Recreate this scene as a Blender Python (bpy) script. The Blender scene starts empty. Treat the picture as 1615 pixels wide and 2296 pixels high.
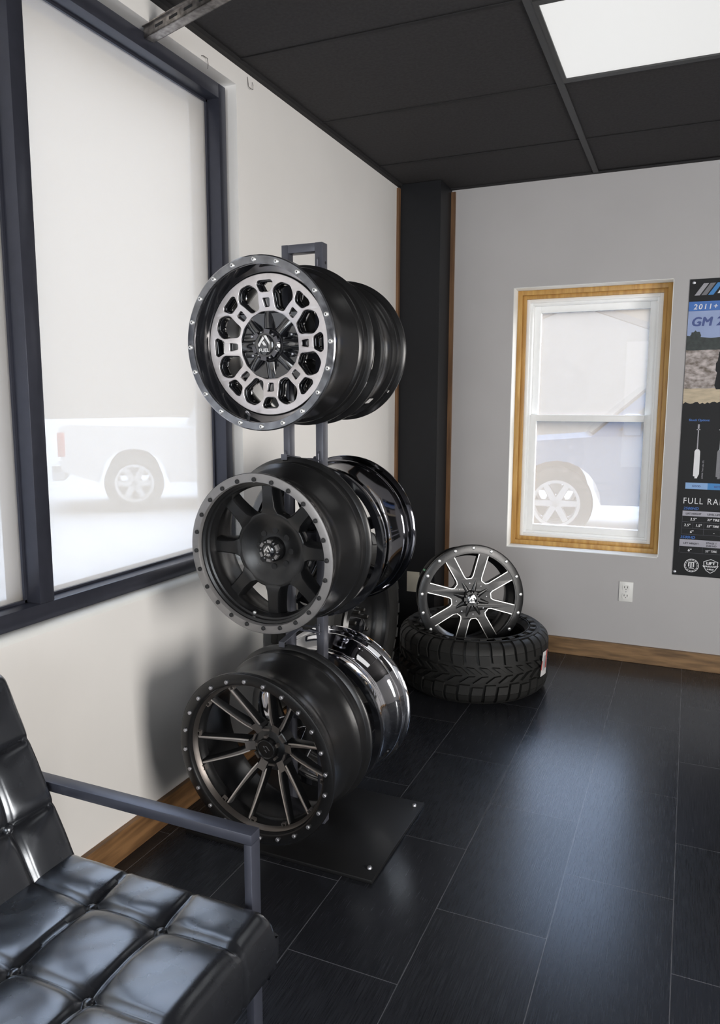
import bpy, bmesh, math, random
from mathutils import Vector, Matrix
random.seed(7)
PI = math.pi
SC = bpy.context.scene
COL = SC.collection
R = math.radians

# ------------------------------------------------------------------ materials
def mat(name, col, rough=0.5, metal=0.0, spec=0.5, noise=0.0, nscale=30.0, bump=0.0, bscale=200.0,
        stretch=None, coat=0.0, coat_rough=0.1, tint=None, rnoise=0.0, emit=None, estr=0.0, col2=None):
    m = bpy.data.materials.new(name); m.use_nodes = True
    nt = m.node_tree; N = nt.nodes; L = nt.links
    b = N['Principled BSDF']
    c = (col[0], col[1], col[2], 1)
    b.inputs['Base Color'].default_value = c
    b.inputs['Roughness'].default_value = rough
    b.inputs['Metallic'].default_value = metal
    b.inputs['Specular IOR Level'].default_value = spec
    b.inputs['Coat Weight'].default_value = coat
    b.inputs['Coat Roughness'].default_value = coat_rough
    if tint: b.inputs['Specular Tint'].default_value = (*tint, 1)
    if emit:
        b.inputs['Emission Color'].default_value = (*emit, 1); b.inputs['Emission Strength'].default_value = estr
    tc = N.new('ShaderNodeTexCoord'); mp = N.new('ShaderNodeMapping')
    L.new(tc.outputs['Object'], mp.inputs['Vector'])
    if stretch: mp.inputs['Scale'].default_value = stretch
    nz = N.new('ShaderNodeTexNoise'); nz.inputs['Scale'].default_value = nscale; nz.inputs['Detail'].default_value = 5
    L.new(mp.outputs['Vector'], nz.inputs['Vector'])
    mx = N.new('ShaderNodeMix'); mx.data_type = 'RGBA'
    k = noise
    d = col2 if col2 else tuple(max(0, v*(1-k)) for v in col)
    u = col if col2 else tuple(min(1, v*(1+k)) for v in col)
    mx.inputs['A'].default_value = (*d, 1); mx.inputs['B'].default_value = (*u, 1)
    if noise or col2:
        rp = N.new('ShaderNodeValToRGB'); rp.color_ramp.elements[0].position = .35; rp.color_ramp.elements[1].position = .65
        L.new(nz.outputs['Fac'], rp.inputs['Fac']); L.new(rp.outputs['Color'], mx.inputs['Factor'])
        L.new(mx.outputs['Result'], b.inputs['Base Color'])
    if rnoise:
        mr = N.new('ShaderNodeMapRange'); mr.inputs['To Min'].default_value = max(0, rough-rnoise); mr.inputs['To Max'].default_value = min(1, rough+rnoise)
        L.new(nz.outputs['Fac'], mr.inputs['Value']); L.new(mr.outputs['Result'], b.inputs['Roughness'])
    if bump:
        n2 = N.new('ShaderNodeTexNoise'); n2.inputs['Scale'].default_value = bscale; n2.inputs['Detail'].default_value = 3
        L.new(mp.outputs['Vector'], n2.inputs['Vector'])
        bp = N.new('ShaderNodeBump'); bp.inputs['Strength'].default_value = bump; bp.inputs['Distance'].default_value = .002
        L.new(n2.outputs['Fac'], bp.inputs['Height']); L.new(bp.outputs['Normal'], b.inputs['Normal'])
    return m

M = {}
M['wall_l'] = mat('warm_white_wall_paint', (.85, .825, .795), .42, spec=.45, noise=.015, nscale=3, bump=.05, bscale=160)
M['wall_f'] = mat('grey_wall_paint', (.50, .485, .485), .6, spec=.3, noise=.02, nscale=3, bump=.06, bscale=160)
M['reveal'] = mat('white_plaster', (.84, .84, .81), .55, noise=.01)
M['ceil'] = mat('black_ceiling_tile', (.043, .041, .042), .9, spec=.2, noise=.10, nscale=90, bump=.25, bscale=260)
M['grid'] = mat('black_ceiling_grid', (.062, .062, .064), .6, spec=.3)
M['tee'] = mat('black_cross_tee', (.026, .025, .026), .7, spec=.2, noise=.05)
M['column'] = mat('black_column_paint', (.009, .0095, .0115), .5, spec=.3, noise=.05)
M['wood'] = mat('brown_stained_wood', (.26, .135, .055), .5, noise=0, nscale=9, stretch=(5, .6, 5), col2=(.12, .06, .024), bump=.1, bscale=60)
M['wood2'] = mat('brown_stained_wood_far', (.30, .175, .08), .5, noise=0, nscale=9, stretch=(.6, 5, 5), col2=(.13, .075, .035), bump=.1, bscale=60)
M['woodv'] = mat('brown_stained_wood_strip', (.21, .11, .05), .5, noise=0, nscale=9, stretch=(6, 6, .5), col2=(.12, .06, .028))
M['jamb'] = mat('orange_pine', (.60, .36, .11), .45, noise=0, nscale=8, stretch=(6, 6, .6), col2=(.44, .23, .06))
M['vinyl'] = mat('white_vinyl', (.95, .95, .94), .4, noise=.01)
M['alu'] = mat('dark_window_aluminium', (.048, .050, .066), .28, metal=.4, spec=.6, noise=.05, tint=(.9, .93, 1))
M['bg'] = mat('gloss_black', (.012, .0125, .015), .08, spec=1.0, noise=.05, coat=.5, coat_rough=.05)
M['bgs'] = mat('scuffed_gloss_black', (.20, .205, .22), .16, metal=.85, spec=.6, noise=.25, nscale=45, coat=.6, coat_rough=.06, rnoise=.12)
M['bs'] = mat('satin_black', (.012, .012, .0125), .27, spec=.5, noise=.05)
M['bm'] = mat('matte_black', (.013, .013, .0135), .27, spec=.5, noise=.06, bump=.05, bscale=900)
M['gun'] = mat('gunmetal_grey', (.30, .29, .288), .42, metal=.55, noise=.05, bump=.05, bscale=900)
M['mach'] = mat('machined_aluminium', (.68, .645, .645), .30, metal=1, noise=.06, nscale=40, bump=.08, bscale=500, stretch=(1, 1, 1))
M['milled'] = mat('milled_edge', (.86, .85, .83), .28, metal=.9, noise=.03)
M['bronze'] = mat('smoked_milled_face', (.66, .60, .56), .34, metal=.6, noise=.06)
M['smoke'] = mat('dark_smoked_face', (.17, .152, .14), .36, metal=.45, noise=.06)
M['chrome'] = mat('chrome', (.86, .86, .88), .035, metal=1, noise=.01)
M['dchrome'] = mat('black_chrome', (.13, .13, .145), .07, metal=1, noise=.03)
M['bolt'] = mat('bright_bolt_steel', (.80, .80, .79), .35, metal=.7, noise=.03)
M['hexb'] = mat('grey_bolt_steel', (.48, .48, .51), .35, metal=.8, noise=.03)
M['dnut'] = mat('dark_nut_steel', (.10, .095, .09), .3, metal=.8, noise=.05)
M['beadm'] = mat('dark_bronze_edge', (.13, .115, .105), .34, metal=.8, noise=.05)
M['dark'] = mat('black_recess', (.012, .012, .013), .6, noise=.05)
M['silver'] = mat('emblem_silver', (.85, .85, .86), .15, metal=.8, noise=.02)
M['rack'] = mat('powder_coated_dark_steel', (.10, .103, .125), .38, metal=.35, spec=.6, noise=.06, bump=.04, bscale=600)
M['plate'] = mat('black_base_plate_paint', (.010, .010, .0105), .45, spec=.3, noise=.06)
M['rubber'] = mat('tyre_rubber', (.018, .0175, .0165), .55, spec=.35, noise=.12, nscale=25, bump=.12, bscale=300)
M['leather'] = mat('black_leather', (.012, .0125, .015), .27, spec=1.0, coat=1.0, coat_rough=.22, noise=.02, nscale=14, bump=.04, bscale=420, rnoise=.035, tint=(.82, .90, 1))  # blue tint puts the colour of skylight into the sheen
M['frame'] = mat('chair_frame_metal', (.07, .075, .10), .33, metal=.4, spec=.6, noise=.04)
M['plast'] = mat('ivory_plastic', (.84, .83, .80), .35, noise=.01)
M['plastd'] = mat('outlet_slot', (.08, .07, .06), .5, noise=.02)
M['beige'] = mat('beige_plate', (.62, .58, .48), .4, noise=.02)
M['galv'] = mat('galvanised_steel', (.42, .39, .37), .33, metal=.9, noise=0, nscale=60, col2=(.20, .185, .175))
M['wire'] = mat('dark_wire', (.10, .09, .085), .5, noise=.04)
M['lamp'] = mat('acrylic_diffuser', (.2, .2, .2), .4, emit=(1, 1, .985), estr=.70)
M['fixt'] = mat('black_fixture_rim', (.03, .03, .03), .5, noise=.04)
M['labw'] = mat('white_paper_label', (.75, .73, .72), .5, noise=.03)
M['labr'] = mat('red_print', (.45, .07, .06), .5, noise=.05)
M['green'] = mat('green_sticker', (.12, .42, .22), .5, noise=.1)
M['asph'] = mat('pale_gravel_lot', (.33, .328, .325), .9, noise=.08, nscale=4)
M['carw'] = mat('white_car_paint', (.82, .82, .82), .25, coat=.5, noise=.01)
M['carb'] = mat('blue_car_paint', (.10, .22, .42), .25, coat=.5, noise=.02)
M['cgl'] = mat('tinted_car_glass', (.10, .11, .12), .08, spec=.8, noise=.02)
M['cart'] = mat('car_tyre', (.05, .05, .05), .8, noise=.05)
M['carr'] = mat('car_rim', (.60, .60, .60), .35, metal=.6, noise=.03)
M['tail'] = mat('red_lens', (.5, .05, .04), .3, noise=.02)
M['siding'] = mat('white_siding', (.80, .80, .79), .7, noise=.02, nscale=3)
M['roof'] = mat('grey_shingle', (.45, .45, .46), .9, noise=.08, nscale=8)
M['p_black'] = mat('banner_black', (.012, .012, .013), .5, spec=.25, noise=.03)
M['p_blue'] = mat('banner_blue', (.035, .15, .50), .4, noise=.03)
M['p_mid'] = mat('banner_mid_blue', (.03, .22, .55), .4, noise=.03)
M['p_lblue'] = mat('banner_light_blue', (.24, .42, .72), .4, noise=.03)
M['p_navy'] = mat('banner_navy', (.035, .065, .25), .4, noise=.05)
M['p_sky'] = mat('printed_sky', (.30, .38, .62), .4, noise=.05, nscale=12)
M['p_hill'] = mat('printed_treeline', (.025, .033, .030), .5, noise=.35, nscale=60)
M['p_rock'] = mat('printed_rock', (.60, .53, .52), .5, noise=0, nscale=26, col2=(.14, .11, .085), stretch=(1, 1, 1.8))
M['p_sand'] = mat('printed_sand', (.56, .46, .32), .5, noise=.14, nscale=18, stretch=(1, 1, 4))
M['p_white'] = mat('printed_white', (.80, .80, .82), .4, noise=.02)
M['p_grey'] = mat('printed_grey', (.34, .33, .36), .35, noise=.08, nscale=200)
M['p_dgrey'] = mat('printed_dark_grey', (.16, .155, .17), .35, noise=.08, nscale=200)
M['p_line'] = mat('printed_line', (.09, .09, .11), .4, noise=.02)
M['p_head'] = mat('printed_header', (.42, .41, .47), .4, noise=.03)

# floor : long dark wood-look tiles laid in half bond
def floor_mat():
    m = bpy.data.materials.new('dark_grained_floor_tile'); m.use_nodes = True
    nt = m.node_tree; N = nt.nodes; L = nt.links; b = N['Principled BSDF']
    tc = N.new('ShaderNodeTexCoord'); sx = N.new('ShaderNodeSeparateXYZ'); cx = N.new('ShaderNodeCombineXYZ')
    L.new(tc.outputs['Object'], sx.inputs[0])
    ax = N.new('ShaderNodeMath'); ax.operation = 'ADD'; ax.inputs[1].default_value = -.0594 + .2853*20
    ay = N.new('ShaderNodeMath'); ay.operation = 'ADD'; ay.inputs[1].default_value = -.012 + .577*20
    L.new(sx.outputs['X'], ax.inputs[0]); L.new(sx.outputs['Y'], ay.inputs[0])
    L.new(ay.outputs[0], cx.inputs['X']); L.new(ax.outputs[0], cx.inputs['Y'])
    br = N.new('ShaderNodeTexBrick'); br.offset = .5; br.offset_frequency = 2; br.squash = 1
    br.inputs['Scale'].default_value = 1; br.inputs['Brick Width'].default_value = .577; br.inputs['Row Height'].default_value = .2853
    br.inputs['Mortar Size'].default_value = .0011; br.inputs['Mortar Smooth'].default_value = 0; br.inputs['Bias'].default_value = 0
    br.inputs['Color1'].default_value = (.014, .0145, .017, 1); br.inputs['Color2'].default_value = (.021, .0215, .025, 1)
    br.inputs['Mortar'].default_value = (.13, .13, .14, 1)
    L.new(cx.outputs[0], br.inputs['Vector'])
    mp = N.new('ShaderNodeMapping'); mp.inputs['Scale'].default_value = (480, 11, 1)
    L.new(tc.outputs['Object'], mp.inputs['Vector'])
    nz = N.new('ShaderNodeTexNoise'); nz.inputs['Scale'].default_value = 1; nz.inputs['Detail'].default_value = 4
    L.new(mp.outputs[0], nz.inputs['Vector'])
    rp = N.new('ShaderNodeValToRGB'); e = rp.color_ramp.elements
    e[0].position = .30; e[0].color = (.55, .55, .55, 1); e[1].position = .72; e[1].color = (1.5, 1.5, 1.5, 1)
    L.new(nz.outputs['Fac'], rp.inputs['Fac'])
    mu = N.new('ShaderNodeMix'); mu.data_type = 'RGBA'; mu.blend_type = 'MULTIPLY'; mu.inputs['Factor'].default_value = 1
    L.new(br.outputs['Color'], mu.inputs['A']); L.new(rp.outputs['Color'], mu.inputs['B'])
    L.new(mu.outputs['Result'], b.inputs['Base Color'])
    rg = N.new('ShaderNodeMapRange'); rg.inputs['To Min'].default_value = .20; rg.inputs['To Max'].default_value = .32
    L.new(nz.outputs['Fac'], rg.inputs['Value'])
    lum = N.new('ShaderNodeMapRange'); lum.inputs['From Min'].default_value = .0145; lum.inputs['From Max'].default_value = .0215
    lum.inputs['To Min'].default_value = .025; lum.inputs['To Max'].default_value = -.03; L.new(br.outputs['Color'], lum.inputs['Value'])
    ad = N.new('ShaderNodeMath'); ad.operation = 'ADD'; L.new(rg.outputs[0], ad.inputs[0]); L.new(lum.outputs[0], ad.inputs[1]); L.new(ad.outputs[0], b.inputs['Roughness'])
    b.inputs['Specular IOR Level'].default_value = .60; b.inputs['Specular Tint'].default_value = (.62, .78, 1, 1)  # blue specular tint stands in for reflected blue skylight
    bp = N.new('ShaderNodeBump'); bp.inputs['Strength'].default_value = .08; bp.inputs['Distance'].default_value = .0008
    L.new(nz.outputs['Fac'], bp.inputs['Height'])
    b2 = N.new('ShaderNodeBump'); b2.inputs['Strength'].default_value = .6; b2.inputs['Distance'].default_value = .0015; b2.invert = True
    L.new(br.outputs['Fac'], b2.inputs['Height']); L.new(bp.outputs[0], b2.inputs['Normal'])
    L.new(b2.outputs[0], b.inputs['Normal'])
    return m
M['floor'] = floor_mat()

# window pane: partly clear, the scattering part stands in for overexposed glare
def pane_mat(name, clear, col):
    m = bpy.data.materials.new(name); m.use_nodes = True
    nt = m.node_tree; N = nt.nodes; L = nt.links
    N.remove(N['Principled BSDF']); out = N['Material Output']
    tr = N.new('ShaderNodeBsdfTransparent'); tl = N.new('ShaderNodeBsdfTranslucent'); mx = N.new('ShaderNodeMixShader')
    tl.inputs['Color'].default_value = (*col, 1)
    tc = N.new('ShaderNodeTexCoord'); nz = N.new('ShaderNodeTexNoise'); nz.inputs['Scale'].default_value = 1.5
    L.new(tc.outputs['Object'], nz.inputs['Vector'])
    mr = N.new('ShaderNodeMapRange'); mr.inputs['To Min'].default_value = 1-clear-.015; mr.inputs['To Max'].default_value = 1-clear+.015
    L.new(nz.outputs['Fac'], mr.inputs['Value'])
    L.new(mr.outputs[0], mx.inputs[0]); L.new(tr.outputs[0], mx.inputs[1]); L.new(tl.outputs[0], mx.inputs[2])
    gl = N.new('ShaderNodeBsdfGlossy'); gl.inputs['Roughness'].default_value = .02
    m2 = N.new('ShaderNodeMixShader'); m2.inputs[0].default_value = .008; L.new(mx.outputs[0], m2.inputs[1]); L.new(gl.outputs[0], m2.inputs[2])
    L.new(m2.outputs[0], out.inputs['Surface'])
    return m
M['pane1'] = pane_mat('glare_shopfront_glass', .34, (.485, .420, .345))
M['pane2'] = pane_mat('glare_sash_glass', .42, (.152, .131, .108))

# ------------------------------------------------------------------ geometry helpers
def finish(name, bm, mats, parent=None, loc=(0, 0, 0), smooth=35, recalc=True):
    if recalc: bmesh.ops.recalc_face_normals(bm, faces=bm.faces[:])
    me = bpy.data.meshes.new(name); bm.to_mesh(me); bm.free()
    return link(name, me, mats, parent, loc, smooth)
def link(name, me, mats, parent=None, loc=(0, 0, 0), smooth=35):
    if not isinstance(mats, (list, tuple)): mats = [mats]
    assert len(me.materials) == 0
    for m in mats: me.materials.append(M[m] if isinstance(m, str) else m)
    if smooth:
        me.polygons.foreach_set('use_smooth', [True]*len(me.polygons)); me.set_sharp_from_angle(angle=R(smooth))
    o = bpy.data.objects.new(name, me); COL.objects.link(o); o.location = loc
    if parent: o.parent = parent
    return o
def empty(name, loc, label=None, cat=None, group=None, rot=(0, 0, 0)):
    o = bpy.data.objects.new(name, None); COL.objects.link(o); o.location = loc; o.rotation_euler = rot; o.empty_display_size = .05
    tag(o, label, cat, group); return o
def tag(o, label=None, cat=None, group=None, kind=None):
    if label: o['label'] = label
    if cat: o['category'] = cat
    if group: o['group'] = group
    if kind: o['kind'] = kind
    return o
def box(bm, a, b, mi=0, bev=0.0):
    x0, x1 = sorted((a[0], b[0])); y0, y1 = sorted((a[1], b[1])); z0, z1 = sorted((a[2], b[2]))
    vs = [bm.verts.new(p) for p in ((x0, y0, z0), (x1, y0, z0), (x1, y1, z0), (x0, y1, z0), (x0, y0, z1), (x1, y0, z1), (x1, y1, z1), (x0, y1, z1))]
    fs = [bm.faces.new([vs[i] for i in q]) for q in ((0, 3, 2, 1), (4, 5, 6, 7), (0, 1, 5, 4), (1, 2, 6, 5), (2, 3, 7, 6), (3, 0, 4, 7))]
    for f in fs: f.material_index = mi
    if bev:
        es = list({e for f in fs for e in f.edges})
        r = bmesh.ops.bevel(bm, geom=es, offset=bev, segments=2, affect='EDGES', profile=.5)
        for f in r['faces']: f.material_index = mi
    return vs
def revolve(bm, prof, segs=96, axis='y', closed=True, mi=0, c=(0, 0, 0)):
    """prof: (radius, depth) pairs; ring solid about the axis."""
    rings = []
    for i in range(segs):
        a = 2*PI*i/segs; ca, sa = math.cos(a), math.sin(a); row = []
        for r, d in prof:
            p = (r*ca, d, r*sa) if axis == 'y' else ((r*ca, r*sa, d) if axis == 'z' else (d, r*ca, r*sa))
            row.append(bm.verts.new((p[0]+c[0], p[1]+c[1], p[2]+c[2])))
        rings.append(row)
    n = len(prof); fs = []
    for i in range(segs):
        a, b = rings[i], rings[(i+1) % segs]
        for j in range(n if closed else n-1):
            k = (j+1) % n
            f = bm.faces.new((a[j], a[k], b[k], b[j])); f.material_index = mi; fs.append(f)
    return rings
def disc_solid(bm, prof, segs=48, axis='y', mi=0, c=(0, 0, 0)):
    """revolved profile that starts and ends on the axis region: caps both ends flat"""
    rings = revolve(bm, prof, segs, axis, closed=False, mi=mi, c=c)
    for j in (0, len(prof)-1):
        f = bm.faces.new([r[j] for r in rings]); f.material_index = mi
def blade(bm, st, ang, ch=.002, mi=0, mif=None, tshift=0.0):
    """radial bar lofted through st = (r, half width front, half width back, y front, y back, tangential offset)"""
    ca, sa = math.cos(ang), math.sin(ang); rows = []
    for s in st:
        r, hf, hb, yf, yb = s[:5]; t0 = s[5] if len(s) > 5 else 0
        sec = [(-hb, yb), (-hf, yf+ch), (-hf+ch, yf), (hf-ch, yf), (hf, yf+ch), (hb, yb)]
        rows.append([bm.verts.new((r*ca-(t+t0)*sa, y, r*sa+(t+t0)*ca)) for t, y in sec])
    for a, b in zip(rows, rows[1:]):
        for j in range(6):
            k = (j+1) % 6
            f = bm.faces.new((a[j], a[k], b[k], b[j])); f.material_index = mif if (mif is not None and j == 2) else mi
    for e in (rows[0], rows[-1]):
        f = bm.faces.new(e); f.material_index = mi
def prism(bm, pts, y0, y1, mi=0, mif=None):
    """polygon in XZ extruded in Y (y0 is the front)"""
    a = [bm.verts.new((x, y0, z)) for x, z in pts]; b = [bm.verts.new((x, y1, z)) for x, z in pts]
    f = bm.faces.new(a); f.material_index = mi if mif is None else mif
    f = bm.faces.new(b[::-1]); f.material_index = mi
    n = len(pts)
    for i in range(n):
        f = bm.faces.new((a[i], b[i], b[(i+1) % n], a[(i+1) % n])); f.material_index = mi
def tube(bm, pts, r, segs=8, mi=0):
    rows = []; n = len(pts); up = Vector((.13, .31, .94))
    for i, p in enumerate(pts):
        p = Vector(p); d = (Vector(pts[min(i+1, n-1)])-Vector(pts[max(i-1, 0)])).normalized()
        s = d.cross(up).normalized(); t = s.cross(d).normalized()
        rows.append([bm.verts.new(p+r*(math.cos(2*PI*k/segs)*s+math.sin(2*PI*k/segs)*t)) for k in range(segs)])
    for a, b in zip(rows, rows[1:]):
        for k in range(segs):
            f = bm.faces.new((a[k], a[(k+1) % segs], b[(k+1) % segs], b[k])); f.material_index = mi
    for e in (rows[0], rows[-1]): bm.faces.new(e).material_index = mi
def rounded(pts, rad, seg=4):
    out = []; n = len(pts)
    for i in range(n):
        p = Vector(pts[i]); a = Vector(pts[i-1])-p; b = Vector(pts[(i+1) % n])-p
        d = min(rad, a.length*.45, b.length*.45)
        A = p+a.normalized()*d; B = p+b.normalized()*d
        for k in range(seg+1):
            t = k/seg; out.append(tuple((1-t)**2*A+2*t*(1-t)*p+t*t*B))
    return out
def polar(ang, pts):
    """(tangential, radial) pairs about the spoke direction ang -> XZ"""
    ca, sa = math.cos(ang), math.sin(ang)
    return [(r*ca-t*sa, r*sa+t*ca) for t, r in pts]
def circle(r, n=96): return [(r*math.cos(2*PI*i/n), r*math.sin(2*PI*i/n)) for i in range(n)]
def eval_mesh(data):
    o = bpy.data.objects.new('work', data); COL.objects.link(o); bpy.context.view_layer.update()
    me = bpy.data.meshes.new_from_object(o.evaluated_get(bpy.context.evaluated_depsgraph_get()))
    bpy.data.objects.remove(o); return me
def stand(me):                                     # XY outline -> XZ, front to -Y
    me.transform(Matrix(((1, 0, 0, 0), (0, 0, -1, 0), (0, 1, 0, 0), (0, 0, 0, 1)))); return me
def plate(loops, thick, bev=.001):
    c = bpy.data.curves.new('outline', 'CURVE'); c.dimensions = '2D'; c.fill_mode = 'BOTH'
    c.extrude = thick/2-bev; c.bevel_depth = bev; c.bevel_resolution = 1; c.offset = -bev
    for lp in loops:
        s = c.splines.new('POLY'); s.points.add(len(lp)-1); s.use_cyclic_u = True
        for p, q in zip(s.points, lp): p.co = (q[0], q[1], 0, 1)
    me = stand(eval_mesh(c)); bpy.data.curves.remove(c); return me
def text(body, size, ext=.0004, shear=0.0, bold=0.0, align='LEFT', space=1.0, sx=1.0):
    c = bpy.data.curves.new('letters', 'FONT'); c.body = body; c.size = size; c.extrude = ext; c.shear = shear; c.offset = bold
    c.align_x = align; c.space_character = space; c.resolution_u = 3
    c.offset = 0; me = eval_mesh(c); bpy.data.curves.remove(c)
    if bold:                                        # heavier weight: strokes struck several times, slightly apart
        bm = bmesh.new()
        for dx, dy in ((-1, -.5), (0, .5), (1, -.5)):
            n0 = len(bm.verts); bm.from_mesh(me); bm.verts.ensure_lookup_table()
            for v in bm.verts[n0:]: v.co.x += dx*bold; v.co.y += dy*bold; v.co.z += .00001*dx
        bm.to_mesh(me); bm.free()
    if sx != 1: me.transform(Matrix.Diagonal((sx, 1, 1, 1)))
    return stand(me)
def dup(o, parent=None, loc=None):
    c = o.copy(); COL.objects.link(c)
    if parent is not None: c.parent = parent
    if loc is not None: c.location = loc
    return c

# ------------------------------------------------------------------ camera
cam = bpy.data.cameras.new('camera'); co = bpy.data.objects.new('camera', cam); COL.objects.link(co)
F_PX, YAW, PITCH, ROLL = 1686.22, .411, .1383, .0028
f = Vector((-math.sin(YAW)*math.cos(PITCH), math.cos(YAW)*math.cos(PITCH), -math.sin(PITCH)))
r = Vector((math.cos(YAW), math.sin(YAW), 0)); u = r.cross(f)
r2 = math.cos(ROLL)*r+math.sin(ROLL)*u; u2 = -math.sin(ROLL)*r+math.cos(ROLL)*u
mw = Matrix((r2, u2, -f)).transposed().to_4x4(); mw.translation = (1.4529, 0, 1.3024)
co.matrix_world = mw
cam.sensor_fit = 'VERTICAL'; cam.sensor_height = 36; cam.lens = 36*F_PX/2296; cam.clip_start = .02; cam.clip_end = 200
SC.camera = co

# ------------------------------------------------------------------ the room
H, YF, XR, YB = 2.44, 4.01, 4.4, -3.2
def struct(name, bm, mats, parent=None, smooth=0):
    o = finish(name, bm, mats, parent, smooth=smooth); o['kind'] = 'structure'; return o
bm = bmesh.new(); box(bm, (0, YB, -.08), (XR, YF, 0)); struct('floor', bm, 'floor')
# ceiling: lay-in tiles above a grid
bm = bmesh.new()
TX, TY = .9624, 3.509
xs = [0]+[TX+1.22*k for k in range(0, 3)]+[XR]
ys = sorted([TY-.61*k for k in range(0, 11)]+[YF])
lx0, lx1, ly0, ly1 = TX, TX+1.22, TY-1.22, TY-.61
for a, b in zip(xs, xs[1:]):
    for c, d in zip(ys, ys[1:]):
        if abs(a-lx0) < .01 and abs(c-ly0) < .01: continue
        dz = .004*random.random()
        box(bm, (a, c, H+.003+dz), (b, d, H+.03+dz))
ceil_o = struct('ceiling', bm, 'ceil')
bm = bmesh.new()
for x in xs[1:-1]: box(bm, (x-.012, YB, H-.003), (x+.012, YF, H+.0025))
finish('main_tee', bm, 'grid', ceil_o, smooth=0)
bm = bmesh.new()
for y in ys[:-1]:
    box(bm, (0, y-.006, H-.0005), (XR, y+.006, H+.0022))
box(bm, (0, YB, H-.012), (.022, YF, H+.0025)); box(bm, (0, YF-.02, H-.004), (XR, YF, H+.0025))
finish('cross_tee', bm, 'tee', ceil_o, smooth=0)
bm = bmesh.new(); box(bm, (-.2, YB-.2, H+.04), (XR+.2, YF+.25, H+.3)); struct('roof_slab', bm, 'ceil', ceil_o)
# left wall with the shop-front opening
WY0, WY1, WZ0, WZ1 = .30, 2.290, .745, 2.368
bm = bmesh.new()
box(bm, (-.2, YB, 0), (0, YF, WZ0)); box(bm, (-.2, YB, WZ1), (0, YF, H+.04))
box(bm, (-.2, WY1, WZ0), (0, YF, WZ1)); box(bm, (-.2, YB, WZ0), (0, WY0, WZ1))
struct('wall_left', bm, 'wall_l')
# far wall with the sash window opening
VX0, VX1, VZ0, VZ1 = .5737, 1.3438, .5544, 1.9178
bm = bmesh.new()
box(bm, (0, YF, 0), (VX0, YF+.25, H+.04)); box(bm, (VX1, YF, 0), (XR, YF+.25, H+.04))
box(bm, (VX0, YF, 0), (VX1, YF+.25, VZ0)); box(bm, (VX0, YF, VZ1), (VX1, YF+.25, H+.04))
struct('wall_far', bm, 'wall_f')
# right wall and rear wall, unseen openings let light in, the rear one added for fill
bm = bmesh.new()
box(bm, (XR, YB, 0), (XR+.2, YF+.25, .3)); box(bm, (XR, YB, 1.9), (XR+.2, YF+.25, H+.04))
box(bm, (XR, YB, .3), (XR+.2, -.45, 1.9)); box(bm, (XR, 1.35, .3), (XR+.2, YF+.25, 1.9))
struct('wall_right', bm, 'wall_f')
bm = bmesh.new()
box(bm, (-.2, YB-.2, 0), (XR+.2, YB, .4)); box(bm, (-.2, YB-.2, 2.3), (XR+.2, YB, H+.04))
box(bm, (-.2, YB-.2, .4), (.5, YB, 2.3)); box(bm, (3.9, YB-.2, .4), (XR+.2, YB, 2.3))
struct('wall_back', bm, 'wall_l')
# boxed-in black column in the corner, wooden strips in its two corners
CX, CY = .2308, 3.8171
bm = bmesh.new(); box(bm, (0, CY, 0), (CX, YF, H)); struct('wall_corner', bm, 'column')
bm = bmesh.new(); box(bm, (0, CY-.022, .0), (.014, CY, H-.02)); struct('trim_1', bm, 'woodv')
bm = bmesh.new(); box(bm, (CX, YF-.014, .0), (CX+.022, YF, H-.015)); struct('trim_2', bm, 'woodv')
BH = .0901
bm = bmesh.new(); box(bm, (0, YB, 0), (.018, CY-.022, BH), bev=.002); struct('baseboard_left', bm, 'wood')
bm = bmesh.new(); box(bm, (CX+.022, YF-.018, 0), (XR, YF, BH), bev=.002); struct('baseboard_far', bm, 'wood2')

# shop-front window
w1 = empty('window_1', (0, 0, 0)); w1['kind'] = 'structure'
FX0, FX1, FA, FB = -.150, -.030, .7606, 2.354
bm = bmesh.new()
def member(a, b): box(bm, a, b, bev=.0015)
member((FX0, 2.230, FA), (FX1, 2.270, FB)); member((FX0, .32, FA), (FX1, .36, FB))
member((FX0, .36, FA), (FX1, 2.230, FA+.045)); member((FX0, .36, FB-.045), (FX1, 2.230, FB))
member((FX0, 1.378, FA+.045), (FX1, 1.424, FB-.045))
finish('window_frame', bm, 'alu', w1, smooth=30)
bm = bmesh.new()                                     # thin gasket line around each light
for a, b in ((.36, 1.378), (1.424, 2.230)):
    z0, z1 = FA+.045, FB-.045
    for p, q in (((a, z0), (b, z0+.007)), ((a, z1-.007), (b, z1)), ((a, z0), (a+.007, z1)), ((b-.007, z0), (b, z1))):
        box(bm, (-.094, p[0], p[1]), (-.076, q[0], q[1]))
finish('glazing_gasket', bm, 'alu', w1, smooth=0)
for a, b in ((.36, 1.378), (1.424, 2.230)):
    bm = bmesh.new(); box(bm, (-.088, a+.001, FA+.046), (-.083, b-.001, FB-.046)); finish('window_pane', bm, 'pane1', w1, smooth=0)
bm = bmesh.new()                                     # rounded plaster sill in front of the frame
pr = [(-.16, .7600), (-.029, .7600), (-.016, .7585), (-.006, .7545), (.0005, .7470), (.0015, .7400), (-.16, .7400)]
va = [bm.verts.new((x, WY0, z)) for x, z in pr]; vb = [bm.verts.new((x, WY1, z)) for x, z in pr]
bm.faces.new(va); bm.faces.new(vb[::-1])
for i in range(7): bm.faces.new((va[i], vb[i], vb[(i+1) % 7], va[(i+1) % 7]))
finish('window_reveal', bm, 'reveal', w1, smooth=40)

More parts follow.
